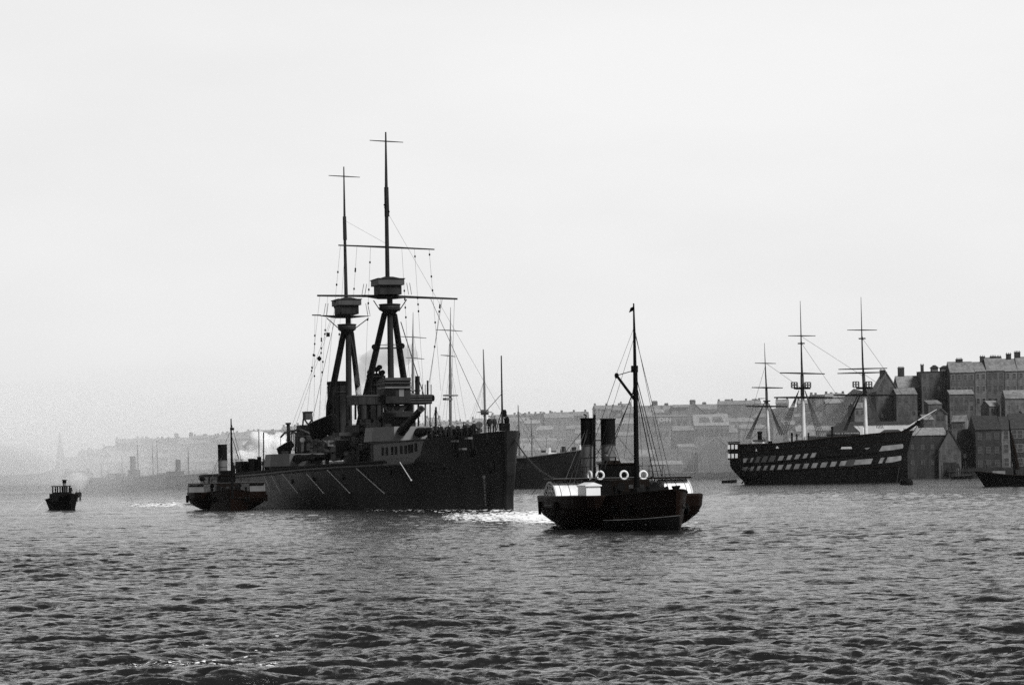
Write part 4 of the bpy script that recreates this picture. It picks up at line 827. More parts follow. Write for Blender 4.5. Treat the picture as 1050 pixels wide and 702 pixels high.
# ------------------------------------------------------------------ paddle tugs
TDA = [0, .3, 1, 2.5, 5, 9, 15, 22, 26, 28, 29]; TDK = [.16, .42, .8, 1.4, 2.15, 2.9, 3.05, 2.8, 2.2, 1.4, .4]
TWL = [.1, .2, .4, .9, 1.7, 2.5, 2.75, 2.3, 1.4, .7, .15]
def ztug(a): return tab([0, 2, 5, 9, 15, 22, 29], [2.62, 2.5, 2.36, 2.2, 2.12, 2.1, 2.3], a)
def hbT(a, z):
    k = min(1, max(0, z / ztug(a))) ** .8; return cub(TDA, TWL, a) * (1 - k) + cub(TDA, TDK, a) * k
def paddle_tug(fr, label, two, off=14.0, box_m='white', group=None):
    """Local x = 0 at the paddle shaft; the stem is OFF metres forward of it."""
    e = thing('paddle_tug', label, 'tug', fr)
    sh = lambda mb: (setattr(mb, 'v', [(x + off, y, z) for x, y, z in mb.v]), mb)[1]
    P = lambda n, mb, m='tug', par=e, sm=False: build(n, mb, m, par, sm)
    A = [0, .1, .3, .6, 1, 1.7, 2.5, 3.5, 5, 7, 9, 12, 15, 18, 22, 24, 26, 27, 28, 28.6, 29]
    xs = lambda a, z: .12 * (z - 1) * max(0, 1 - a / 4)
    P('hull', sh(hull_mesh(A, hbT, ztug, -1.3, 9, xshift=xs)), sm=True)
    P('deck', sh(deck_mesh(A[1:], lambda a: hbT(a, ztug(a) - .7), lambda a: ztug(a) - .7, inset=.06)), 'deck')
    mb = MB()
    for s in (-1, 1): mb.tube([(off - a + xs(a, ztug(a)), s * (hbT(a, ztug(a)) - .02), ztug(a) + .03) for a in A if a < 11 or a > 19], .09, 6)
    P('bulwark_rail', mb, 'tugdk')
    for s in (-1, 1):
        mb = MB(); mb.tube([(off - a, s * (hbT(a, 1.25) + .05), 1.25 + .35 * max(0, 1 - a / 9)) for a in A if .2 < a < 10], .11, 6); P('rubbing_strake', mb, 'tugdk')
    for s in (-1, 1):
        # sponson: a shelf round the wheel, drawn in below
        mb = MB(); top = [(6.6 * math.cos(q) if abs(math.cos(q)) > .02 else 0, 2.5 + 2.65 * max(0, math.sin(q)) ** .55) for q in np.linspace(0, math.pi, 19)]; top = [(x, y * s) for x, y in top] + [(-6.0, 1.9 * s), (6.0, 1.9 * s)]
        n = len(top); v = []; fs = []
        for z, kx, ky in ((2.32, 1, 1), (2.2, 1.004, 1.004), (1.5, .99, .99), (.95, .95, .93), (.45, .9, .8), (.1, .86, .66)): v += [(x * kx, y * ky, z) for x, y in top]
        fs = [tuple(range(n)), tuple(range(6 * n - 1, 5 * n - 1, -1))]
        for k in range(0, 5 * n, n): fs += [(k + i, k + (i + 1) % n, k + n + (i + 1) % n, k + n + i) for i in range(n)]
        mb.add(v, fs); sp = P('sponson', mb)
        
        for x in (-2.2, 2.2): mb = MB(); mb.tube([(x, s * 5.14, 1.9), (x, s * 5.14, 1.0)], [.13, .11], 8); P('fender', mb, 'tugdk', sp)
        mb = MB(); mb.box(-.8, 1.2, s * 5.15 - .03, s * 5.15 + .03, 1.62, 1.70); P('step', mb, 'navy3', sp)
        # paddle box: half drum, louvred outer face
        R = 1.95; zc = 1.42; prof = [(R * math.cos(q), zc + R * .97 * math.sin(q)) for q in np.linspace(.22, math.pi - .22, 21)]
        mb = MB(); mb.extr([(x, s * 3.0, z) for x, z in prof] , (0, s * 1.85, 0)); bxo = P('paddle_box', mb, box_m, e, True)
        mb = MB(); mb.extr([(x * .93, s * 4.852, zc + (z - zc) * .93) for x, z in prof], (0, s * .02, 0)); P('louvre_back', mb, 'soot', bxo)
        mb = MB(); mb.tube([(x * .97, s * 4.92, zc + (z - zc) * .97) for x, z in prof], .09, 6)
        for k in (.42, .68): mb.tube([(R * k * math.cos(q), s * 4.91, zc + R * k * math.sin(q)) for q in np.linspace(.3, math.pi - .3, 13)], .055, 5)
        for k in range(9): q = .35 + (math.pi - .7) * k / 8; mb.tube([(R * .2 * math.cos(q), s * 4.91, zc + .45 + R * .05), (R * .93 * math.cos(q), s * 4.91, zc + R * .93 * math.sin(q))], .045, 4)
        for z in (2.3, 2.65, 3.0): hx = math.sqrt(max(0, R * R - (z - zc) ** 2)) * .92; mb.tube([(-hx, s * 4.91, z), (hx, s * 4.91, z)], .045, 4)
        P('louvre', mb, 'offw' if box_m == 'white' else 'buff', bxo)
        mb = MB()
        for y in (3.25, 3.9, 4.55): mb.tube([(x * 1.005, s * y, zc + (z - zc) * 1.005) for x, z in prof], .022, 4)
        P('box_rib', mb, 'mid', bxo)
        # white locker against the box
        if s > 0 or not two: continue
        y0, y1 = sorted((s * 2.62, s * 3.62)); mb = MB(); mb.box(2.6, 4.8, y0, y1, 1.5, 2.95); lk = P('deck_locker', mb, box_m)
        mb = MB(); ym = (y0 + y1) / 2; mb.extr([(2.5, y0 - .08, 2.955), (2.5, y1 + .08, 2.955), (2.5, y1 + .08, 3.02), (2.5, ym, 3.22), (2.5, y0 - .08, 3.02)], (2.4, 0, 0)); P('locker_roof', mb, box_m, lk)
    mb = MB(); mb.box(-1.3, 1.3, -5.0, 5.0, 3.36, 3.48); bd = P('bridge_deck', mb, 'tugdk'); mb = MB(); mb.box(-1.36, 1.36, -5.05, 5.05, 3.484, 3.52); P('bridge_edge', mb, 'mid', bd)
    mb = MB(); mb.box(-4.2, 3.2, -1.35, 1.35, 1.4, 3.34); dc = P('deck_cabin', mb, 'tugdk')
    for y in (-.8, 0, .8): mb = MB(); mb.box(3.19, 3.24, y - .16, y + .16, 2.7, 3.0); P('window', mb, 'glass', dc)
    mb = MB(); mb.box(3.19, 3.26, -.5, .35, 1.5, 2.5); P('door', mb, 'black', dc)
    mb = MB(); mb.box(-.9, 1.0, -1.15, 1.15, 3.524, 4.42); wh = P('wheelhouse', mb, 'black'); mb = MB(); mb.box(-1.0, 1.1, -1.25, 1.25, 4.424, 4.52); P('roof', mb, 'tugdk', wh)
    mb = MB(); mb.box(-.7, .1, -.75, .15, 4.524, 4.7); mb.tube([(.2, -.2, 4.5), (.2, -.2, 4.95)], .05, 6); P('skylight', mb, 'tugdk', wh)
    for (x, y, h) in ((4.6, 1.2, 1.3), (4.6, -1.2, 1.3), (-2.5, 1.8, 1.6), (-2.5, -1.8, 1.6)):
        mb = MB(); mb.tube([(x, y, 1.4), (x, y, 1.7 + h * .7), (x + .08, y, 1.85 + h * .75), (x + .42, y, 1.9 + h * .75)], [.17, .17, .22, .3], 10); P('cowl_vent', mb, 'black', e, True)
    mb = MB(); mb.box(7.6, 8.6, -.9, .9, 1.6, 2.2, .1, .1); mb.lathe([(.38, -1.1), (.3, -.9), (.3, .9), (.38, 1.1)], (8.1, 0, 2.5), 14, 'y'); P('windlass', mb, 'soot')
    mb = MB(); mb.box(5.2, 6.8, -.8, .8, 1.5, 2.75, .1, .1); P('companion_hatch', mb, 'tugdk')
    for (x, y) in ((10.4, .9), (10.4, -.9), (7, 2.2), (7, -2.2)):
        mb = MB(); mb.lathe([(.13, 1.6), (.13, 2.75), (.18, 2.78), (.18, 2.9)], (x, y, 0), 10); P('bollard', mb, 'black', e, True)
    for (x, y) in ((9.3, .7), (6.2, -1.6)):
        mb = MB()
        for k in range(3): mb.torus((x, y, 1.75 + .14 * k), .45 - .04 * k, .08, (0, 0, 1), 16, 6)
        P('rope_coil', mb, 'canvas')
    for k, x in enumerate((9.5, 7.6, 5.6, -6.8, -9)):
        for s in (-1, 1): mb = MB(); yb = hbT(off - x, 1.6) + .12; mb.ball((x, s * yb, 1.35), (.3, .16, .42), 10); P('rope_fender', mb, 'soot', e, True)
    rb = MB()
    for y in np.linspace(-2.9, 2.9, 7):
        for x in (-1.2, 1.2): rb.tube([(x, y, 3.5), (x, y, 4.3)], .022, 4)
    for z in (3.9, 4.3):
        for x in (-1.2, 1.2):
            rb.tube([(x, -2.9, z), (x, 2.9, z)], .015, 4)
        for y in (-2.9, 2.9): rb.tube([(-1.2, y, z), (1.2, y, z)], .015, 4)
    P('rail', rb, 'tugdk', bd)
    def funnel(x, y, r, z1, zb):
        mb = MB(); mb.lathe([(r * 1.08, 1.4), (r * 1.08, 3.3), (r, 3.35), (r, zb)], (x, y, 0), 24); f = P('funnel', mb, 'buff', e, True)
        mb = MB(); mb.lathe([(r + .012, zb), (r + .012, z1 - .08), (r + .07, z1 - .07), (r + .07, z1), (r - .08, z1), (r - .1, z1 - .5)], (x, y, 0), 24); P('funnel_top', mb, 'soot', f, True)
        mb = MB()
        for z in (zb - .9, zb - .03): mb.torus((x, y, z), r + .02, .035, (0, 0, 1), 24, 5)
        P('funnel_band', mb, 'navy3', f); return f
    W = lambda pts, r, m='wire', n=4, nm='shroud': rope(nm, pts, r, e, m, n)
    if two:
        b1, b2 = fr.bya(602.8, 428.5, 5), fr.bya(623.2, 429, 5)
        for b in (b1, b2): funnel(-5, b.y, .52, b.z, fr.bya(602.8, 456, 5).z)
        mb = MB(); mb.tube([(-5.2, b1.y - .1, b1.z), (-5.2, b1.y - .05, b1.z + .18), (-5.2, b1.y - .25, b1.z + .3)], .06, 5); P('steam_whistle', mb, 'soot')
        q0, q1 = fr.bya(609.3, 495, 4.2), fr.bya(609.6, 425, 4.2); mb = MB(); mb.tube([q0, q1], .09, 6); P('exhaust_pipe', mb, 'black')
        for k in range(4): y = (b1.y, b2.y)[k % 2]; W([(-5, y, 7.4), (-5 + (3 if k < 2 else -5), y + (-3 if k % 2 == 0 else 3), 2.4)], .02, nm='funnel_stay')
        for z in (6.2, 4.6): W([(-5, b1.y, z), (-5, b2.y, z)], .04, 'black', nm='funnel_brace')
        W([(-5, b1.y, 6.2), (-5, b2.y, 4.6)], .025, nm='funnel_brace'); W([(-5, b2.y, 6.2), (-5, b1.y, 4.6)], .025, nm='funnel_brace')
        ms = lambda x, y: fr.bys(x, y, 0)
        base = ms(652.8, 500); hd = ms(651.4, 378); base.z = 1.6
        mb = MB(); mb.tube([base, hd], [.19, .16], 10); mst = P('mast', mb, 'black', e, True)
        mb = MB(); mb.tube([ms(651.2, 384), ms(650.4, 340), ms(649.7, 311)], [.13, .09, .05], 8); mb.box(*(lambda p: (p.x - .25, p.x + .1, p.y - .2, p.y + .2, p.z - .1, p.z + .35))(ms(651, 380))); P('topmast', mb, 'black', mst, True)
        p = ms(649.7, 314); mb = MB(); mb.extr([p, p + Vector((-.05, -.06, -.3)), p + Vector((-.15, -.3, -.42)), p + Vector((-.1, -.2, -.1))], (.02, .02, 0)); P('pennant', mb, 'black', mst)
        mb = MB(); mb.tube([ms(651.8, 411), fr.bys(632, 384.5, 1.2)], [.1, .09], 8); bm = P('derrick_boom', mb, 'black', mst, True); mb = MB(); mb.ball(fr.bys(632.3, 385, 1.2), (.16, .16, .22), 8); P('boom_block', mb, 'black', bm)
        W([fr.bys(632.3, 384.8, 1.2), ms(650.8, 379.5)], .03, nm='topping_lift')
        for (x0, y0, x1, y1, s, r) in ((651, 381, 681, 497, -2.5, .028), (652, 392, 677, 497, -2.6, .028), (652, 396, 672, 497, -2.7, .04), (650.6, 340, 689, 496, -2.3, .02), (650.6, 336, 684, 496, -2.4, .016), (650.4, 345, 660, 494, -2, .012),
                                       (651, 396, 620, 480, 2.4, .028), (651, 399, 607, 500, 2.6, .03), (650.5, 345, 612, 470, 2.2, .014), (650.3, 335, 631, 386, 1.3, .012), (632, 386, 594, 496, 3, .02), (651, 384, 640, 470, 1.2, .014)):
            W([ms(x0, y0), fr.bys(x1, y1, s)], r)
        W([(-5, b1.y, b1.z - 1), fr.bys(583, 497, 4.4)], .02, nm='funnel_stay'); W([(-5, b1.y, b1.z - .6), fr.bys(588, 497, 4.2)], .02, nm='funnel_stay'); W([(-5, b2.y, b2.z - 1.8), fr.bys(645, 487, -.5)], .02, nm='funnel_stay')
    else:
        b1 = fr.bya(228, 455.5, 3.5); funnel(-3.5, b1.y, .60, b1.z, fr.bya(228, 471.5, 3.5).z)
        ms = lambda x, y: fr.bys(x, y, 0)
        base = ms(238.2, 500); base.z = 1.5
        mb = MB(); mb.tube([base, ms(237.4, 462), ms(236.9, 429)], [.17, .14, .07], 8); mst = P('mast', mb, 'black', e, True)
        p = ms(237.1, 440); mb = MB(); mb.box(p.x - .15, p.x + .15, p.y - .15, p.y + .35, p.z - .1, p.z + .2); P('mast_lamp', mb, 'black', mst)
        for (x1, y1, s) in ((248, 474, -2.4), (245, 470, -2), (251, 492, -2.8)): W([ms(237, 433 if x1 == 248 else 445), fr.bys(x1, y1, s)], .03)
        W([ms(237, 440), fr.bys(216, 489, 2.5)], .025); W([(-3.5, b1.y, b1.z - 1.5), fr.bys(216, 492, 3)], .03, nm='funnel_stay')
        mb = MB(); mb.ball(fr.bys(207.5, 491, 4), (.25, .35, .3), 8); P('side_lamp', mb, 'black'); mb = MB(); mb.tube([fr.bys(214.5, 496, 3), fr.bys(214.3, 486, 3)], .08, 6); P('flag_pole', mb, 'black')
        mb = MB(); q = fr.bya(233, 490, 1); mb.box(-2.2, .4, q.y - .9, q.y + .9, 3.4, 5.1); P('after_house', mb, 'black')
    return e
PT = at(634.5, 541, 174); TF = Frame(PT.x, 174, 13.5)
TUG = paddle_tug(TF, 'dark twin-funnel paddle tug with white paddle boxes, towing in front', True)
PT2 = at(232.5, 518.5, 326); TF2 = Frame(PT2.x, 326, 9)
TUG2 = paddle_tug(TF2, 'smaller-looking paddle tug with one black-topped funnel beside battleship stern', False, box_m='boxdull')
for (x, y, nrm, lab) in ((604.6, 487, (.25, -1, 0), 'white lifebuoy seen nearly edge-on at the tug rail, leftmost ring'), (615.2, 487, (1, 0, 0), 'white lifebuoy hung left of the tug wheelhouse under the right funnel'),
                    (639.8, 486.8, (1, 0, 0), 'white lifebuoy hung on the front of the black wheelhouse'), (659.6, 486.8, (1, 0, 0), 'white lifebuoy hung on tug rail to the right of the mast')):
    p = TF.M @ TF.bya(x, y, -1.28); mb = MB(); mb.torus((0, 0, 0), .27, .075, nrm, 24, 8)
    o = build('lifebuoy', mb, 'white', None, True); o.location = p; o.rotation_euler = (0, 0, TF.rz); tag(o, lab, 'lifebuoy', 'lifebuoys on the tug bridge rail')
# rowing boat alongside the tug bow
def skiff(loc, rz, Ln, bm, h, label, m='black', rim='mid', group=None):
    e = thing('rowing_boat', label, 'boat', loc=loc, rz=rz, group=group)
    A = [i / 12 * Ln for i in range(13)]; f = lambda a: bm / 2 * max(.04, math.sin(math.pi * min(1, (a + .05) / (Ln * 1.25))) ** .6)
    hb = lambda a, z: f(a) * (.45 + .55 * min(1, max(0, (z + .25) / (h + .25))) ** .5); zt = lambda a: h + .28 * (1 - a / Ln) ** 2
    mb = hull_mesh(A, hb, zt, -.3, 6); mb.v = [(x + Ln / 2, y, z) for x, y, z in mb.v]; build('hull', mb, m, e, True)
    mb = MB(); mb.grid([[(Ln / 2 - a, -hb(a, .2) * .95, .18), (Ln / 2 - a, hb(a, .2) * .95, .18)] for a in A]); build('bottom_boards', mb, 'timber', e)
    mb = MB()
    for s in (-1, 1): mb.tube([(Ln / 2 - a, s * hb(a, zt(a)), zt(a) + .02) for a in A], .025, 5)
    build('gunwale', mb, rim, e)
    for x in (-Ln * .2, Ln * .1): mb = MB(); w = f(Ln / 2 - x) * .92; mb.box(x - .13, x + .13, -w, w, h * .62, h * .62 + .05); build('thwart', mb, 'deck', e)
    return e
q = at(664, 541, 162.5); skiff((q.x - .35, 160.8, 0), math.radians(-38), 5.6, 1.6, .72, 'small dark rowing boat lying alongside the big tug bow')
q = at(986, 490, 780); skiff((q.x, 780, 0), math.radians(10), 6.5, 1.8, 1.0, 'small dark rowing boat lying off the timber jetty near the right bank')
q = at(748, 494, 800); skiff((q.x, 800, 0), math.radians(15), 5, 1.6, .9, 'tiny dark boat just left of the hulk stern')
# ------------------------------------------------------------------ people (one skinned body, copied)
def person_proto():
    me = bpy.data.meshes.new('person'); V = [(0, 0, .95), (0, 0, 1.2), (0, 0, 1.42), (0, 0, 1.53), (.02, 0, 1.66), (0, .1, .9), (.02, .11, .5), (0, .12, .07), (.16, .13, .03), (0, -.1, .9), (.0, -.11, .5), (-.04, -.12, .07), (.12, -.13, .03),
         (0, .19, 1.40), (-.02, .25, 1.13), (.10, .24, .90), (.14, .24, .80), (0, -.19, 1.40), (-.02, -.25, 1.13), (.10, -.24, .90), (.14, -.24, .80)]
    E = [(0, 1), (1, 2), (2, 3), (3, 4), (0, 5), (5, 6), (6, 7), (7, 8), (0, 9), (9, 10), (10, 11), (11, 12), (2, 13), (13, 14), (14, 15), (15, 16), (2, 17), (17, 18), (18, 19), (19, 20)]
    R = [.16, .15, .15, .06, .105, .1, .075, .055, .045, .1, .075, .055, .045, .075, .055, .045, .04, .075, .055, .045, .04]
    me.from_pydata(V, E, []); o = bpy.data.objects.new('person', me); COL.objects.link(o)
    s = o.modifiers.new('s', 'SKIN'); o.modifiers.new('d', 'SUBSURF').levels = 1
    for i, v in enumerate(me.skin_vertices[0].data): v.radius = (R[i], R[i] * (1.25 if i in (1, 2) else 1)); v.use_root = i == 0
    bpy.context.view_layer.update(); me2 = bpy.data.meshes.new_from_object(o.evaluated_get(bpy.context.evaluated_depsgraph_get())); bpy.data.objects.remove(o)
    me2.materials.clear(); me2.materials.append(M['cloth']); me2.materials.append(M['skin'])
    for p in me2.polygons:
        p.use_smooth = True
        if p.center.z > 1.54 or (p.center.z < .86 and abs(p.center.y) > .2): p.material_index = 1
    o = bpy.data.objects.new('person', me2); COL.objects.link(o)
    mb = MB(); mb.lathe([(.11, 1.70), (.135, 1.72), (.13, 1.78), (.05, 1.80)], (.01, 0, 0), 12); mb.box(.1, .2, -.07, .07, 1.70, 1.72); build('cap', mb, 'cloth', o)
    return o
PER = person_proto(); PN = [0]
def person(loc, rz, label, group=None, s=1.0):
    o = PER if PN[0] == 0 else copy_tree(PER); PN[0] += 1
    o.location = loc; o.rotation_euler = (0, 0, rz); o.scale = (s, s, s); tag(o, label, 'person', group); return o
def on_ship(fr, x, a, z, rz, label, group=None, s=1.0):
    p = fr.bya(x, 440, a); p.z = z; person(fr.M @ p, rz, label, group, s)
on_ship(B, 502, 5, zfc(5), -2, 'person in dark clothes standing at battleship bow rail, left of two', 'sailors at the bow', 1.15)
on_ship(B, 507.2, 3.6, zfc(3.6), -1, 'person in dark clothes nearest the battleship jackstaff, right of two', 'sailors at the bow', 1.08)
pg = random.Random(4)
for i in range(34):
    x = 238 + i * 1.6 + pg.uniform(-.5, .5); a = 99 - pg.uniform(.4, 1.6); on_ship(B, x, a, B.bya(265, 482.9, 98.5).z - pg.choice([0, 0, .5]), pg.uniform(0, 6), 'person in dark uniform in the crowd on battleship quarterdeck', 'crowd on the battleship quarterdeck')
for i, x in enumerate((442.5, 450.5, 461, 469.5, 476.5, 486)):
    a = tab([440, 500], [22, 6], x); on_ship(B, x, a, zfc(a), pg.uniform(0, 6), 'person in dark clothes working among the anchor gear on forecastle', 'men at the anchor gear')
on_ship(TF, 668, -3.0, 1.75, -1.2, 'person in dark clothes on the tug foredeck right of the mast')
on_ship(TF, 621, .6, 3.52, -1.3, 'person in dark clothes on tug bridge between two lifebuoys')
# ------------------------------------------------------------------ steam launch at the left
def launch():
    p = at(65, 520.5, 362); fr = Frame(p.x, 362, 24)
    e = thing('steam_launch', 'small dark steam launch with open wheelhouse at the far left', 'launch', fr)
    P = lambda n, mb, m='black', par=e, sm=False: build(n, mb, m, par, sm)
    Ln = 11.0; A = [i / 16 * Ln for i in range(17)]; f = lambda a: 1.95 * max(.05, math.sin(math.pi * min(1, (a + .1) / (Ln * 1.2))) ** .5)
    zt = lambda a: 1.45 + .75 * (1 - a / Ln) ** 2; hb = lambda a, z: f(a) * (.6 + .4 * min(1, max(0, z / zt(a))))
    mb = hull_mesh(A, hb, zt, -.8, 7); mb.v = [(x + Ln / 2, y, z) for x, y, z in mb.v]; P('hull', mb, sm=True)
    P('deck', (lambda m_: (setattr(m_, 'v', [(x + Ln / 2, y, z) for x, y, z in m_.v]), m_)[1])(deck_mesh(A, lambda a: hb(a, zt(a)), lambda a: zt(a) - .3, inset=.05)), 'timber')
    mb = MB()
    for s in (-1, 1): mb.tube([(Ln / 2 - a, s * hb(a, zt(a)), zt(a)) for a in A], .1, 6)
    P('rubbing_rail', mb, 'tugdk')
    c = fr.bya(63.5, 507, -1.5); mb = MB(); mb.box(-.8, 3.4, c.y - 1.3, c.y + 1.3, 1.2, 2.35); P('cabin', mb)
    # open wheelhouse: posts and roof
    mb = MB(); mb.box(.2, 2.0, c.y - 1.15, c.y + 1.15, 2.36, 2.55); wh = P('wheelhouse', mb)
    mb = MB(); mb.box(.1, 2.1, c.y - 1.25, c.y + 1.25, 3.35, 3.47); P('roof', mb, 'black', wh)
    for x in (.3, 1.9):
        for y in (-1.05, -.35, .35, 1.05): mb = MB(); mb.box(x - .06, x + .06, c.y + y - .09, c.y + y + .09, 2.55, 3.35); P('post', mb, 'black', wh)
    b = fr.bya(66, 491.5, 1.2); mb = MB(); mb.lathe([(.27, 1.3), (.25, b.z - .5)], (-1.2, b.y, 0), 16); fn = P('funnel', mb, 'mid', e, True); mb = MB(); mb.lathe([(.29, b.z - .5), (.29, b.z - .14), (.37, b.z - .1), (.37, b.z), (.2, b.z)], (-1.2, b.y, 0), 16); P('funnel_top', mb, 'soot', fn, True)
    on_ship(fr, 71, -.2, 1.7, -1.5, 'person in dark clothes leaning at the launch wheelhouse')
    on_ship(fr, 77.4, 3.2, 1.05, -1.8, 'person standing in the launch stern, left of a pair', 'men in the launch stern', .95)
    on_ship(fr, 80.6, 3.0, 1.05, -1.2, 'person standing in the launch stern, right of a pair', 'men in the launch stern', .95)
    mb = MB(); mb.tube([(-Ln / 2 + .4, fr.bya(82, 500, 5).y, 1.3), (-Ln / 2 + .3, fr.bya(83, 500, 5).y, 2.3)], .05, 6); P('flagstaff', mb)
    pts = [at(46.5, 512, 361), Vector((at(35, 520, 352).x, 352, .05))]; mb = MB(); mb.tube(pts, .035, 4); tag(build('mooring_line', mb, 'offw'), 'pale line running from the launch down to the water', 'line')
launch()
# tow rope
a_ = B.M @ B.bya(527.5, 449.5, 1.2); b_ = TF.M @ TF.bya(583, 494.5, 6.2)
mb = MB(); mb.tube(sag(a_, b_, 1.0, 16), .075, 6); tag(build('tow_rope', mb, 'rope'), 'dark tow rope sagging from battleship bow to the twin-funnel tug', 'rope')
# ------------------------------------------------------------------ merchant steamers
def steamer(fr, Ln, bm, zt, label, masts, funnels, houses, m='pale', name='cargo_steamer', stem_rake=.0, mm='pale'):
    e = thing(name, label, 'ship', fr)
    P = lambda n, mb, m_=m, par=e, sm=False: build(n, mb, m_, par, sm)
    A = [0, .5, 1.5, 3, 6, 10, 16, 24] + [24 + (Ln - 24) * k / 8 for k in range(1, 6)] + [Ln - 10, Ln - 5, Ln - 2, Ln - .4, Ln]
    A = sorted(set(round(a, 2) for a in A)); f = lambda a: bm / 2 * min(1, max(.05, (a / 16 + .02)) ** .6) * min(1, max(.04, ((Ln - a) / 12 + .05)) ** .5)
    hb = lambda a, z: f(a) * (.82 + .18 * min(1, max(0, z / zt(a)))) if 12 < a < Ln - 10 else f(a) * (.55 + .45 * min(1, max(0, z / zt(a))))
    P('hull', hull_mesh(A, hb, zt, -1.5, 8, xshift=lambda a, z: stem_rake * z * max(0, 1 - a / 8)), sm=True)
    P('deck', deck_mesh(A[1:-1], lambda a: hb(a, zt(a)), lambda a: zt(a) - .9, inset=.1), 'timber')
    mb = MB()
    for s in (-1, 1): mb.tube([(-a + stem_rake * zt(a) * max(0, 1 - a / 8), s * (hb(a, zt(a)) + .02), zt(a)) for a in A], .16, 5)
    P('bulwark_rail', mb, 'mid')
    for (a0, a1, w, h, mm_) in houses: mb = MB(); z = min(zt(a0), zt(a1)) - 1; mb.box(-a1, -a0, -w, w, z, z + h); hs_ = P('deckhouse', mb, mm_)
    for (x, yt, a, r, mt) in masts:
        t = fr.bya(x, yt, a); mb = MB(); mb.tube([(t.x, t.y, 0), (t.x, t.y, t.z * .72), (t.x - .15, t.y, t.z)], [r, r * .85, r * .35], 8); ms_ = P('mast', mb, mt, e, True)
        for s in (-1, 1):
            for k in (-1, 0, 1): rope('shroud', [(t.x, t.y, t.z * .78), (t.x - 1.5 + k * 1.6, s * bm * .46, zt(a))], .03, ms_, 'wire', 3)
    for (x, yt, a, r, mt) in funnels:
        t = fr.bya(x, yt, a); mb = MB(); mb.lathe([(r, zt(a) - 1), (r, t.z - .1), (r + .1, t.z), (r - .2, t.z)], (t.x, t.y, 0), 18); P('funnel', mb, mt, e, True)
    return e, P
# the big hull behind the battleship bow
pm = at(600, 498.5, 705); MF = Frame(pm.x, 705, 62)
e, P = steamer(MF, 92, 12, lambda a: 8.4 + 2.4 * max(0, 1 - a / 22) ** 1.5, 'large dark cargo steamer lying behind the battleship bow', [(531.7, 415, 22, .32, 'mid'), (545, 428, 17, .22, 'mid'), (496, 358, 36, .4, 'mid')], [], [(10, 14, 3, 2.2, 'offw'), (20, 30, 3.2, 2.0, 'mid'), (34, 48, 4, 4, 'mid')], 'navy', stem_rake=.12)
for i in range(9): p = MF.bya(552 + i * 5.2, 462, 16 - i * 1.6); mb = MB(); mb.box(p.x - .5, p.x + .5, p.y - .5, p.y + .5, 8.2, 10.2 + (i % 3) * .5 + .12 * i); P('deck_gear', mb, 'navy3' if i % 2 else 'offw')
for (x0, y0, x1, y1) in ((532, 430, 548, 462), (532, 425, 556, 461), (560, 462, 560.5, 448)): mb = MB(); mb.tube([MF.bya(x0, y0, 20), MF.bya(x1, y1, 14)], .05, 4); P('stay', mb, 'wire')
mb = MB(); c = MF.bya(497, 422, 36); mb.box(c.x - .8, c.x + .8, c.y - 1.0, c.y + 1.0, c.z - .9, c.z + .6); mb.box(c.x - 1.5, c.x + 1.5, c.y - 1.8, c.y + 1.8, c.z - .2, c.z); P('mast_top_light', mb, 'mid')
# barque with yards seen through the battleship rigging
pb = at(474, 500, 650); QF = Frame(pb.x, 650, 50)
e2, P2 = steamer(QF, 58, 9.5, lambda a: 6.5, 'hazy square-rigged barque moored behind the battleship bridge', [], [], [(12, 20, 3, 9, 'mid'), (30, 44, 3, 3, 'mid')], 'navy3', name='barque')
for (x, yt, a, yards, topy) in ((462, 315, 12, ((447, 474, 338.5), (452, 467, 364.5)), 405), (423.6, 320, 34, ((410.5, 437, 345.5), (416, 435, 367)), 400)):
    t = QF.bya(x, yt, a); b_ = QF.bya(x - .5, 440, a); mb = MB(); mb.tube([(b_.x, b_.y, 0), QF.bya(x - .3, 405, a), QF.bya(x - .4, 368, a), QF.bya(x - .2, 340, a), t], [.42, .38, .3, .16, .06], 8); mst = build('mast', mb, 'mid', e2, True)
    for (l, r, yy) in yards: mb = MB(); mb.tube([QF.bya(l, yy - .5, a), QF.bya((l + r) / 2, yy, a), QF.bya(r, yy + 1, a)], [.1, .18, .1], 6); build('yard', mb, 'mid', mst)
    mb = MB(); c = QF.bya(x, topy, a); w = 2.0; mb.box(c.x - 1, c.x + 1, c.y - w, c.y + w, c.z - .25, c.z + .1); c = QF.bya(x - 3, topy + 4, a); mb.box(c.x - .6, c.x + .6, c.y - 1.3, c.y + 1.3, c.z - .3, c.z + .3); build('top', mb, 'mid', mst)
    for (xx, ytop) in ((x - 9, 372), (x - 5, 372), (x + 6, 372), (x + 11, 372), (x - 14, 345), (x + 17, 342)): mb = MB(); mb.tube([QF.bya(x, ytop, a), QF.bya(xx, 436, a)], .035, 3); build('shroud', mb, 'wire', mst)
# two faint steamers lying at the far left quay
p1 = at(170, 502, 1130); S1 = Frame(p1.x, 1130, 80)
steamer(S1, 36, 8.5, lambda a: 6.0 + 1.2 * max(0, 1 - a / 12), 'hazy grey steamer at the far left quay with tall upright funnel', [(141, 452, 14, .22, 'pale'), (125, 466, 20, .18, 'pale'), (156.5, 456, 7, .22, 'pale')], [(136, 467.5, 16, 1.3, 'pale')], [(20, 27, 3, 3, 'mid'), (13, 17, 3, 4.5, 'pale')])
p2 = at(213, 501, 1160); S2 = Frame(p2.x, 1160, 82)
steamer(S2, 32, 8.5, lambda a: 6.5 + 1.0 * max(0, 1 - a / 12), 'hazy steamer lying right of the upright-funnelled one, shorter funnel', [(161, 451, 25, .2, 'pale'), (193, 458, 10, .25, 'pale')], [(182.5, 471, 15, 1.2, 'pale')], [(12, 19, 3, 3, 'pale'), (20, 24, 2.5, 2.4, 'mid')])
p3 = at(122, 503, 1120); S3 = Frame(p3.x, 1120, 78)
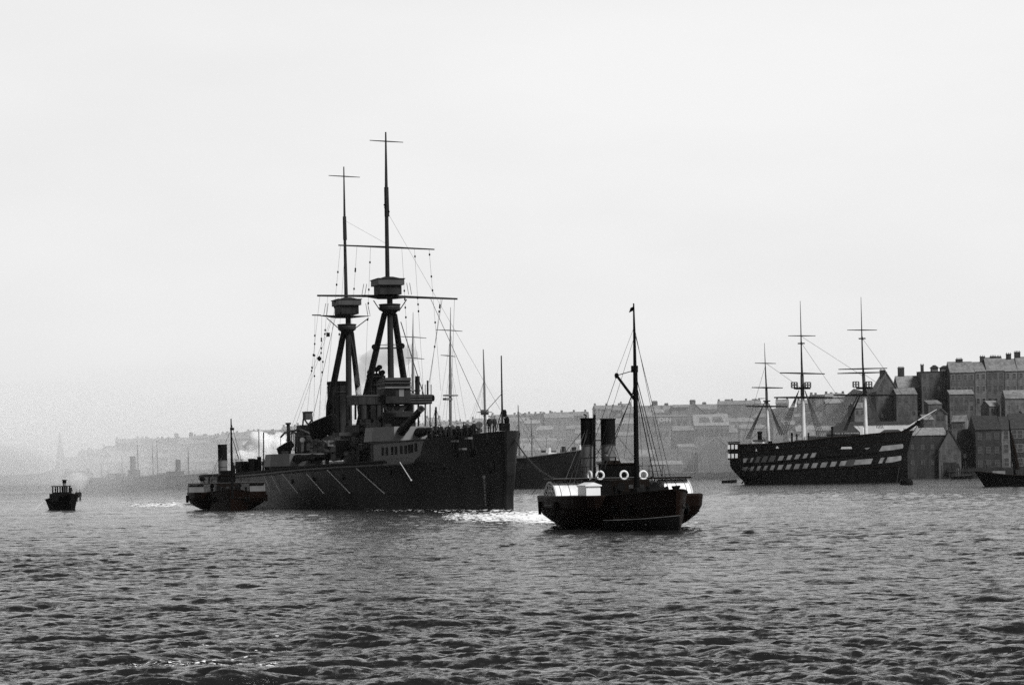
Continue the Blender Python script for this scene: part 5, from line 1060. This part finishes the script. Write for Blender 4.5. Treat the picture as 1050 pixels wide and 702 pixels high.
steamer(S3, 16, 6, lambda a: 5.2, 'faint low hull at the extreme end of the far left quay', [(104, 474, 7, .15, 'pale')], [], [(4, 9, 2, 2, 'mid')], name='cargo_hulk')
# ------------------------------------------------------------------ the old wooden warship
pw = at(926, 496, 684); WF = Frame(pw.x - .2, 684, 74)
HL = 47.0
WDA = [0, .6, 2, 5, 10, 18, 30, 38, 44, 46.5, 47]; WHB = [.5, 2.0, 3.8, 5.6, 6.7, 7.1, 7.1, 6.6, 5.6, 4.9, 4.6]
WWL = [.15, .6, 1.8, 4.2, 6.2, 7.2, 7.2, 6.2, 3.6, 1.2, .5]
WFs = 6.9
def zW(a):      # rail height from the photograph's sheer
    return tab([0, 6, 14, 20, 24, 34, 47], [13.9, 13.4, 12.7, 12.5, 11.9, 11.2, 11.1], a)
def hbW(a, z):
    k = min(1, max(0, z / 4.5)) ** .7; t = 1 - .09 * min(1, max(0, (z - 5) / 7)); return (cub(WDA, WWL, a) * (1 - k) + cub(WDA, WHB, a) * k) * t
def xW(a, z):   # raking stem and overhanging counter
    s = (.26 * (z - 2) if z > 2 else .35 * (z - 2)) * max(0, 1 - a / 7); c = -(min(5.0, max(0, z)) * .78 - 3.6) * max(0, (a - 36) / 11) ** 1.5; return s + c
def hulk():
    e = thing('wooden_warship', 'old black three-masted wooden warship with white gunport bands moored by shore', 'ship', WF)
    P = lambda n, mb, m='black', par=e, sm=False: build(n, mb, m, par, sm)
    A = [0, .2, .6, 1.2, 2, 3.5, 5, 7.5, 10, 14, 18, 24, 30, 34, 38, 41, 44, 45.5, 46.5, 47]
    P('hull', hull_mesh(A, hbW, zW, -1.5, 14, xshift=xW), 'black', sm=True)
    P('deck', deck_mesh(A[1:], lambda a: hbW(a, zW(a) - 1), lambda a: zW(a) - 1.2, xshift=xW, inset=.1), 'deck')
    def sp(x, y, out=.0):
        s = 6.8
        for _ in range(14):
            p = WF.bys(x, y, s); a = -p.x
            for _k in range(3): a = -p.x + xW(a, p.z)
            s = hbW(min(max(a, 0), 47), p.z)
        return a, p.z
    def pt(a, z, out=.05, sg=-1): return (-a + xW(a, z), sg * (hbW(a, z) + out), z)
    def strip(nm, tabx, ylo, yhi, m, out=.09):
        ylo, yhi = [(a * .93 + b * .07) for a, b in zip(ylo, yhi)], [(b * .93 + a * .07) for a, b in zip(ylo, yhi)]
        rows = []
        for x in np.linspace(tabx[0], tabx[-1], 110):
            y0, y1 = np.interp(x, tabx, ylo), np.interp(x, tabx, yhi)
            a0, z0 = sp(x, y0); a1, z1 = sp(x, y1); rows.append([pt(a0, z0, out), pt(a0, (z0 + z1) / 2, out), pt(a1, z1, out)])
        mb = MB(); mb.grid(rows); mb2 = MB(); n = len(mb.v); mb2.v = mb.v + [(x, y + .06, z) for x, y, z in mb.v]; mb2.f = list(mb.f)
        return P(nm, mb2, m)
    xs_lo = [762, 770, 785, 800, 815, 830, 845, 860, 875, 890, 905, 915, 924]
    lo_t = [478.3, 477.7, 476.8, 476, 475.2, 474.4, 473.4, 472.2, 471, 469.8, 468.6, 467.6, 466.6]; lo_b = [483.6, 482.9, 482.2, 481.6, 480.9, 480.2, 479.2, 478, 477, 476, 475.0, 474.2, 472.0]
    strip('lower_gun_band', xs_lo, lo_b, lo_t, 'band')
    xs_up = [762, 775, 790, 805, 820, 832, 846, 860, 875, 890, 903, 915, 926]
    up_t = [469.4, 468.6, 467.6, 466.6, 465.2, 464, 462.6, 461.2, 459.9, 458.4, 456.8, 455.6, 454.6]; up_b = [474.4, 473.8, 472.8, 471.8, 470.4, 469.2, 467.8, 466.6, 465.4, 464.0, 462.8, 461.6, 459.8]
    strip('upper_gun_band', xs_up, up_b, up_t, 'band')
    # open port lids: dark slanting flaps across the bands
    def lid(x, yb, yt, w, par=e, m='black'):
        a0, z0 = sp(x, yb + .5); a1, z1 = sp(x, yt - .5); w2 = w / 2
        mb = MB(); sl = .38
        v = [pt(a0 + w2 + sl, z0, .03), pt(a0 - w2 + sl, z0, .03), pt(a1 - w2 - sl, z1, .03), pt(a1 + w2 - sl, z1, .03)]
        v2 = [pt(a0 + w2 + sl, z0, .28), pt(a0 - w2 + sl, z0, .28), pt(a1 - w2 - sl, z1, .16), pt(a1 + w2 - sl, z1, .16)]
        mb.add(v + v2, [(3, 2, 1, 0), (4, 5, 6, 7), (0, 1, 5, 4), (1, 2, 6, 5), (2, 3, 7, 6), (3, 0, 4, 7)]); P('gun_port', mb, m)
    ip = lambda x, X, Y_: float(np.interp(x, X, Y_))
    for x in (762, 767.7, 774.5, 781.5, 788.5, 796, 804.5, 813, 822, 830.8, 840, 850, 859.5): lid(x, ip(x, xs_lo, lo_b), ip(x, xs_lo, lo_t), .95)
    for x in (767.8, 774, 781, 788.6, 796.6, 805.3, 813.6, 822, 830, 838.5, 847): lid(x, ip(x, xs_up, up_b), ip(x, xs_up, up_t), .95)
    for (x, w, m, b) in ((898, 1.7, 'black', 0), (907.5, .6, 'black', 0), (778.5, 1.8, 'navy3', 1), (785, 1.8, 'navy3', 1), (792.5, 1.8, 'navy3', 1), (872, 2.2, 'navy3', 0)):
        X, Yb, Yt = (xs_up, up_b, up_t) if b else (xs_lo, lo_b, lo_t); lid(x, ip(x, X, Yb), ip(x, X, Yt), w, m=m)
    for (x, w) in ((842, 2.6), (855, 5.5), (866, 4.2), (877, 4.6), (888, 4.0), (896.5, 2.5)):  lid(x, ip(x, xs_up, up_b), ip(x, xs_up, up_t), w, m='black')
    # wales, head, quarter gallery
    for (k, r) in ((4.0, .14), (10.4, .12)):
        mb = MB()
        for sg in (-1, 1): mb.tube([pt(a, k + .05 * (20 - a) * (1 if k > 5 else .3), .02, sg) for a in A[2:]], r, 5)
        P('wale', mb, 'tugdk')
    mb = MB()
    for sg in (-1, 1): mb.tube([pt(a, zW(a), -.02, sg) for a in A], .2, 5)
    P('rail', mb, 'tugdk')
    for z in (7.9, 10.4):
        mb = MB(); mb.box(-47.6, -44.2, -6.1, -4.4, z - .9, z + 1.2, .2, .2); qg = P('quarter_gallery', mb, 'tugdk')
        for i in range(3): mb = MB(); x = -47.25 + i * 1.05; mb.box(x - .32, x + .32, -6.18, -5.9, z - .45, z + .75); P('gallery_window', mb, 'white', qg)
    mb = MB(); mb.box(-47.9, -44, -6.25, -4.3, 9.15, 9.45); mb.box(-47.6, -44.4, -6.0, -4.2, 11.7, 12.0); P('gallery_moulding', mb, 'black')
    for (x, y, w, h) in ((868, 459, 1.6, .3), (797, 458.4, .4, .3), (775.5, 461, .25, .35)):
        a, z = sp(x, y); mb = MB(); p = pt(a, z, .1); mb.box(p[0] - w, p[0] + w, p[1] - .06, p[1] + .06, z - h, z + h, .3); P('side_scuttle', mb, 'offw')
    # beakhead and bowsprit
    mb = MB(); b0, b1, b2 = WF.bys(917, 448, 0), WF.bys(932, 439.5, 0), WF.bys(943, 432.3, 0)
    mb.tube([b0, b1, b2], [.5, .46, .34], 10); bsp = P('bowsprit', mb, 'black', e, True)
    mb = MB(); mb.tube([WF.bys(929, 440.4, 0) + Vector((0, -.1, .35)), WF.bys(945, 429.6, 0) + Vector((0, 0, .25)), WF.bys(960.5, 419.6, 0)], [.24, .2, .1], 8); P('jib_boom', mb, 'white', bsp, True)
    mb = MB(); c = WF.bys(942, 433, 0); mb.box(c.x - .45, c.x + .45, c.y - .5, c.y + .5, c.z - .9, c.z + .6); P('bowsprit_cap', mb, 'black', bsp)
    mb = MB(); mb.extr([WF.bys(921, 451, 0), WF.bys(931, 444, 0), WF.bys(930.5, 449, 0), WF.bys(925, 458, 0), WF.bys(926, 468, 0), WF.bys(921, 470, 0)], (0, .6, 0)); P('beakhead', mb, 'black')
    for (q0, q1) in (((942, 433), (922, 470)), ((960, 420), (924, 464)), ((946, 430), (925, 457))): rope('bobstay', [WF.bys(*q0, 0), WF.bys(*q1, 0)], .06, e, 'wire', 4)
    rope('anchor_cable', [WF.bys(924, 466, 2), WF.bys(919.5, 494, 3)], .09, e, 'wire', 4)
    # masts, yards, tops, shrouds
    a_of = {'fore': 11.2, 'main': 28.8, 'mizzen': 38.6}
    def mast(nm, pts, rs, ylow, ylegs, yards, topy, baskets, shr):
        a = a_of[nm]; L = lambda q: WF.bys(q[0], q[1], 0)
        mb = MB(); mb.tube([L(q) for q in pts[:2]], rs[:2], 12); t = P('lower_mast', mb, 'offw', e, True)
        mb = MB(); mb.tube([L(q) for q in pts[1:3]], [rs[1] * 1.05, rs[1] * .85], 12); P('mast_head', mb, 'navy3', t, True)
        mb = MB(); mb.tube([L(q) for q in pts[2:]], rs[2:], 8); P('topmast', mb, 'navy', t, True)
        for (x, y) in ylegs: mb = MB(); p = L((x, y)); mb.box(p.x - .9, p.x + .9, p.y - .7, p.y + .7, p.z - .15, p.z + .15); mb.ball(p, (.28, .28, .7), 8); P('crosstree', mb, 'navy', t)
        for (x0, x1, y0, y1, r) in yards:
            mb = MB(); p0, p1 = L((x0, y0)), L((x1, y1)); mb.tube([p0 + Vector((0, -.5, 0)), (p0 + p1) / 2 + Vector((0, -.5, 0)), p1 + Vector((0, -.5, 0))], [r * .75, r * 1.35, r * .75], 8); P('yard', mb, 'navy', t, True)
        if topy:
            p = L(topy); mb = MB(); mb.box(p.x - 2.0, p.x + 2.0, -2.2, 2.2, p.z - .5, p.z); tp = P('fighting_top', mb, 'black', t)
            for (x, y) in baskets:
                q = L((x, y)); mb = MB(); w = .75
                for z in (-.75, 0, .75): mb.box(q.x - w, q.x + w, q.y - w, q.y + w, q.z + z - .1, q.z + z + .1)
                for dx in (-w, 0, w):
                    for dy in (-w, w): mb.box(q.x + dx - .11, q.x + dx + .11, q.y + dy - .11, q.y + dy + .11, q.z - .75, q.z + .75)
                P('top_cage', mb, 'mid', tp)
        for (x0, y0, x1, y1, sp_, s) in shr:
            for k in range(5):
                f = (k - 2) / 2; rope('shroud', [L((x0, y0)) + Vector((0, s * .5, 0)), WF.bys(x1 + f * sp_, y1, -6.3 * s)], .1, t, 'wire', 3)
            mb = MB()
            for j in range(2, 17):
                tt = j / 18; A_ = [L((x0, y0)) + Vector((0, s * .5, 0)), WF.bys(x1 - sp_, y1, -6.3 * s), WF.bys(x1 + sp_, y1, -6.3 * s)]; mb.tube([A_[0].lerp(A_[1], tt), A_[0].lerp(A_[2], tt)], .045, 3)
            P('ratline', mb, 'wire', t)
        return t
    mast('fore', [(887.8, 447), (886.6, 405), (885.3, 383), (884.6, 372), (883.6, 340), (882.8, 304.5)], [.62, .52, .3, .26, .16, .06], 405, [(884, 347)], [(855, 920, 405, 405, .24), (859, 910, 382.8, 381.6, .17), (860, 910, 378.6, 377.4, .15), (869, 899.5, 338.4, 338.4, .12)], (886.2, 396.8), [(877.6, 394), (891, 394)], [(881.5, 402, 861, 441, 3.2, -1), (888.5, 401, 902.5, 439, 3.2, -1), (883, 402, 866, 441, 2, 1)])
    mast('main', [(824.4, 456), (822.9, 408), (822.4, 384), (822, 372), (821.4, 346), (820.5, 308.5)], [.66, .55, .32, .27, .17, .06], 407, [(821.6, 352)], [(794, 854, 407.4, 407.4, .24), (800, 846, 382.2, 383.2, .18), (808.5, 836.5, 344.3, 344.3, .12)], (822.5, 397), [(814.5, 394.6), (828.2, 394.6)], [(819.5, 400, 801, 446, 5, -1), (825.5, 400, 842, 447, 4, -1)])
    mast('mizzen', [(788.2, 454), (786.4, 417), (785.8, 398), (785.2, 386), (784.6, 372), (783.8, 351.5)], [.48, .4, .25, .2, .13, .05], 416, [(786.2, 411)], [(765, 808, 416.4, 416.6, .2), (771.2, 803, 397.2, 397.6, .16), (774.3, 796, 372.2, 372.6, .11), (777.5, 785, 408.4, 408.4, .08)], None, [], [(785, 411, 766.5, 450, 2.2, -1), (789, 414, 801, 445, 2.2, -1)])
    for (q0, q1) in (((853, 407.5), (800, 447)), ((883, 345), (944, 431)), ((822, 345), (884, 385)), ((822, 352), (886, 446)), ((884, 382), (950, 427)), ((785, 372), (822, 398)), ((808, 416), (770, 450)), ((854, 408), (815, 450)), ((785, 374), (762, 452))): rope('stay', [WF.bys(*q0, 0), WF.bys(*q1, 0)], .05, e, 'wire', 3)
    # things on deck
    def dk(x0, x1, yt, yb, s, d, nm, m, par=e): p, q = WF.bys(x0, yb, s), WF.bys(x1, yt, s); mb = MB(); mb.box(min(p.x, q.x), max(p.x, q.x), -s - d, -s, p.z, q.z); return P(nm, mb, m, par)
    dk(776, 784.5, 452.6, 456, 2, 3, 'deck_cabin', 'white'); dk(789, 792, 452, 456, 2, 2, 'skylight', 'black'); dk(799, 817.5, 453.4, 457, 2, 3, 'deck_cabin', 'white'); dk(774, 785, 450.6, 452.6, 2, 3.3, 'cabin_roof', 'canvas')
    for (x, y0, y1, r) in ((779, 453, 442.5, .6), (812, 457, 444, .28), (817, 457, 445, .2), (829, 452, 444, .2), (853.3, 448, 437.5, .28)):
        mb = MB(); p, q = WF.bys(x, y0, 1), WF.bys(x, y1, 1); p.z -= 1.5; mb.tube([p, q], r, 10); mb.lathe([(r * 1.2, q.z - .5), (r * 1.2, q.z + .1)], (q.x, q.y, 0), 10); P('stove_pipe', mb, 'black', e, True)
    dk(815, 851, 450.2, 456, 6.0, .3, 'bulwark_screen', 'navy3'); dk(830, 852, 447.0, 450.4, 6.1, .25, 'bulwark_screen', 'navy3')
    dk(883, 886, 438, 446, 3, 2, 'white_locker', 'white')
    # rudder strut at the stern
    rope('rudder_chain', [WF.bys(764, 490.5, 0), WF.bys(760.5, 495.8, 0)], .2, e, 'black', 6)
    mb = MB(); mb.box(-44.2, -43.4, -.25, .25, -1, 3.5); P('rudder', mb, 'black')
    return e
hulk()
# mooring buoy by the hulk bow
pbu = at(929.5, 495.5, 556); e = thing('mooring_buoy', 'round black mooring buoy floating before the wooden warship bow', 'buoy', loc=(pbu.x, 556, 0))
mb = MB(); mb.lathe([(.6, -.8), (1.35, -.3), (1.48, .25), (1.4, .9), (1.0, 1.35), (.3, 1.5)], n=26); build('float', mb, 'black', e, True)
mb = MB(); mb.torus((0, 0, 1.7), .26, .06, (0, 1, 0), 14, 6); build('ring', mb, 'soot', e)
mb = MB(); mb.torus((0, 0, .3), 1.49, .06, (0, 0, 1), 26, 6); build('fender_band', mb, 'tugdk', e)
# ------------------------------------------------------------------ sailing barge at the right edge
def barge():
    p = at(1030, 497.5, 466); fr = Frame(p.x + .9, 466, -72)
    e = thing('sailing_barge', 'dark low sailing barge with leaning mast, cut by the right edge', 'barge', fr)
    P = lambda n, mb, m='black', par=e, sm=False: build(n, mb, m, par, sm)
    Ln = 17.0; A = [0, .2, .6, 1.2, 2.2, 4, 7, 10, 13, 15, 16.2, 17]; f = lambda a: 2.4 * min(1, (a / 3.2 + .05)) ** .55 * min(1, (Ln - a) / 3 + .3) ** .5
    zt = lambda a: 2.0 + .9 * max(0, 1 - a / 6) ** 1.5; hb = lambda a, z: f(a) * (.6 + .4 * min(1, max(0, z / zt(a)))); xs = lambda a, z: .65 * (z - .2) * max(0, 1 - a / 6)
    mb = hull_mesh(A, hb, zt, -.8, 8, xshift=xs); mb.v = [(x + 5.2, y, z) for x, y, z in mb.v]; P('hull', mb, sm=True)
    mb = deck_mesh(A[1:], lambda a: hb(a, zt(a)), lambda a: zt(a) - .35, xshift=xs, inset=.05); mb.v = [(x + 5.2, y, z) for x, y, z in mb.v]; P('deck', mb, 'timber')
    mb = MB()
    for s in (-1, 1): mb.tube([(5.2 - a + xs(a, zt(a)), s * hb(a, zt(a)), zt(a)) for a in A], .09, 5)
    P('rail', mb, 'tugdk')
    p0, p1 = fr.bys(1014, 485, 0), fr.bys(1027, 482.5, 0); mb = MB(); mb.box(min(p0.x, p1.x), max(p0.x, p1.x), -1.4, 1.4, 1.9, max(p0.z, p1.z)); P('hatch_cover', mb, 'mid')
    mb = MB(); mb.tube([fr.bys(1041, 488, 0), fr.bys(1037, 458, 0), fr.bys(1034.6, 430, 0)], [.26, .2, .1], 10); ms_ = P('mast', mb, 'black', e, True)
    mb = MB(); mb.tube([fr.bys(1036, 441, .3), fr.bys(1039, 458, .4), fr.bys(1043, 481, .5)], [.12, .42, .55], 8); P('furled_sail', mb, 'tugdk', ms_, True)
    for (x, y) in ((1018, 487), (1049, 486), (1053, 486)): rope('shroud', [fr.bys(1035, 438, 0), fr.bys(x, y, 1.5)], .03, ms_, 'wire', 3)
barge()
# ------------------------------------------------------------------ foam, steam and smoke
def line_foam(px0, y0, px1, y1, Y0, Y1, w):
    def fn(g):
        t = g.random(); Y = Y0 + (Y1 - Y0) * t; px = px0 + (px1 - px0) * t; X = (px - CX) / F * Y
        return X + g.gauss(0, w * .5), Y + g.gauss(0, w), .5 + g.random()
    return fn
def tugwake(g):          # froth thrown back from the near tug's paddle towards the battleship
    t = g.random() ** 1.3; px = 575 - t * 115; yy = 530 + g.gauss(0, 3.0) * (1 - .4 * t) - .5 * t; px += g.gauss(0, 4)
    u, v = uv(px, yy); Y = -F * CAMH / v; return u * Y / F, Y, (1.1 - .8 * t) * (.3 + g.random() ** 2)
foam('wake_foam', 'white froth thrown back by the near tug paddle', tugwake, 15000, .08, .36, 1)
def leftwake(g):
    t = g.random() ** 1.2; px = 201 - t * 68; yy = 517.0 + g.gauss(0, .55 + .5 * t) + .8 * t
    u, v = uv(px, yy); Y = -F * CAMH / v; return u * Y / F, Y, (1 - .5 * t) * (.5 + g.random())
foam('wake_foam', 'white wake streaming left from the single-funnel tug', leftwake, 2600, .10, .4, 2)
def bowfoam(g):
    t = g.random(); px = 524 - t * 150; yy = 522.8 - t * 1.6 + abs(g.gauss(0, 1.3)) 
    u, v = uv(px, yy); Y = -F * CAMH / v; return u * Y / F, Y, .5 + g.random()
foam('wake_foam', 'broken froth along the battleship waterline', bowfoam, 500, .03, .14, 4)
def tugfoot(g):
    px = g.uniform(565, 722); yy = 541 + g.gauss(0, 1.6) - abs(px - 660) * .03; u, v = uv(px, yy); Y = -F * CAMH / v; return u * Y / F, Y, .4 + g.random() * .7
foam('wake_foam', 'small froth along the near tug waterline', tugfoot, 260, .05, .2, 5)
def swell(g):
    if g.random() < .62:
        t = g.random(); px = 118 + t * 170; yy = 684 - 4 * math.sin(t * 3.1) + g.gauss(0, 1.2)
    else: t = g.random(); px = 150 + t * 150 + g.gauss(0, 6); yy = 676 - t * 16 + g.choice([0, 9, -7]) + g.gauss(0, 1.5)
    u, v = uv(px, yy); Y = -F * CAMH / v; return u * Y / F, Y, .3 + g.random() ** 2
foam('wave_foam', 'flecks of foam on the swell in the left foreground', swell, 1100, .006, .03, 6, .012)
def hulkfoam(g):
    px = g.uniform(918, 924); yy = 494.6 + g.gauss(0, .5); u, v = uv(px, yy); Y = -F * CAMH / v; return u * Y / F, Y, 1
def steam(name, label, spots, Y, dens, vox, disp, dsize):
    bl = []
    for (x, y, r) in spots: P_ = at(x, y, Y); bl.append(((P_.x, Y + random.uniform(-.5, .5) * r, P_.z), r * .74))
    for lev in range(2):
        for (c, r) in list(bl):
            for _ in range(7 if lev == 0 else 4):
                d = Vector((random.gauss(0, 1), random.gauss(0, 1), random.gauss(0, 1))).normalized() * r * random.uniform(.7, 1.0); k = random.uniform(.35, .6); bl.append(((c[0] + d.x, c[1] + d.y, c[2] + d.z), r * k))
    return smoke(name, label, bl, dens, -.5, 1.0, disp, dsize, vox)
steam('steam', 'white steam billowing up behind the battleship stern', [(258, 472, 2.6), (259, 467, 2.6), (262, 462, 2.3), (264, 457, 2.2), (267, 453, 1.9), (268, 448.5, 1.2), (270, 459, 2.0), (273, 462, 2.2), (274, 455, 1.5), (277, 451, 1.2), (276, 469, 2.6), (269, 469, 2.8), (281, 465, 2.0), (284, 459, 1.7), (287, 454, 1.3), (289, 451, 1.0), (266, 450, 1.5), (262, 455, 1.8), (280, 458, 1.8), (286, 449, 1.2), (286, 466, 2.0), (291, 460, 1.5)], 395, 1.7, .3, .6, .7)
steam('steam', 'thin white steam drifting right of the launch funnel', [(70.5, 492, .45), (72.5, 491.5, .7), (75, 491, 1.0), (78, 490.5, 1.3), (80, 493, 1.4), (83, 491, 1.3), (79, 496, 1.2)], 364, .3, .2, .4, .6)
steam('steam', 'bright steam escaping between the battleship tripod masts', [(368, 408, .55), (368.5, 404, .6), (369.5, 400, .6), (371, 396, .5), (366, 412, .5)], 338, 1.2, .14, .4, .5)
steam('steam', 'bright steam escaping beside battleship main mast foot', [(364, 426, .45), (364.5, 422, .4), (364, 431, .5), (365, 418, .35)], 341, 1.2, .14, .3, .5)
steam('smoke', 'thin grey smoke drifting from battleship funnels', [(370, 390, 1.2), (373, 382, 1.6), (377, 375, 2.0), (384, 369, 2.3), (392, 366, 2.0), (401, 364, 2.2), (411, 366, 1.8), (383, 380, 1.8), (392, 376, 1.5), (421, 362, 1.6)], 348, .16, .3, 1.2, 1.6).data.materials[0].node_tree.nodes['Principled Volume'].inputs['Color'].default_value = (.35, .35, .35, 1)
def soft_bank(px, y, Y, rx, ry, rz, dens, n=5):
    for k in range(n): f = .55 + .9 * k / (n - 1); bank(px, y, Y, rx * f, ry, rz * f, dens / n)
soft_bank(-60, 484, 1035, 100, 50, 28, .009, 4); soft_bank(10, 484, 1080, 60, 40, 28, .006, 4)
soft_bank(30, 476, 1520, 120, 60, 36, .006, 3); soft_bank(170, 472, 1225, 160, 60, 34, .0026, 3); soft_bank(380, 463, 1225, 190, 60, 34, .0026, 3); soft_bank(580, 459, 1205, 140, 55, 32, .0015, 3); soft_bank(800, 450, 1110, 55, 28, 34, .0024, 3)
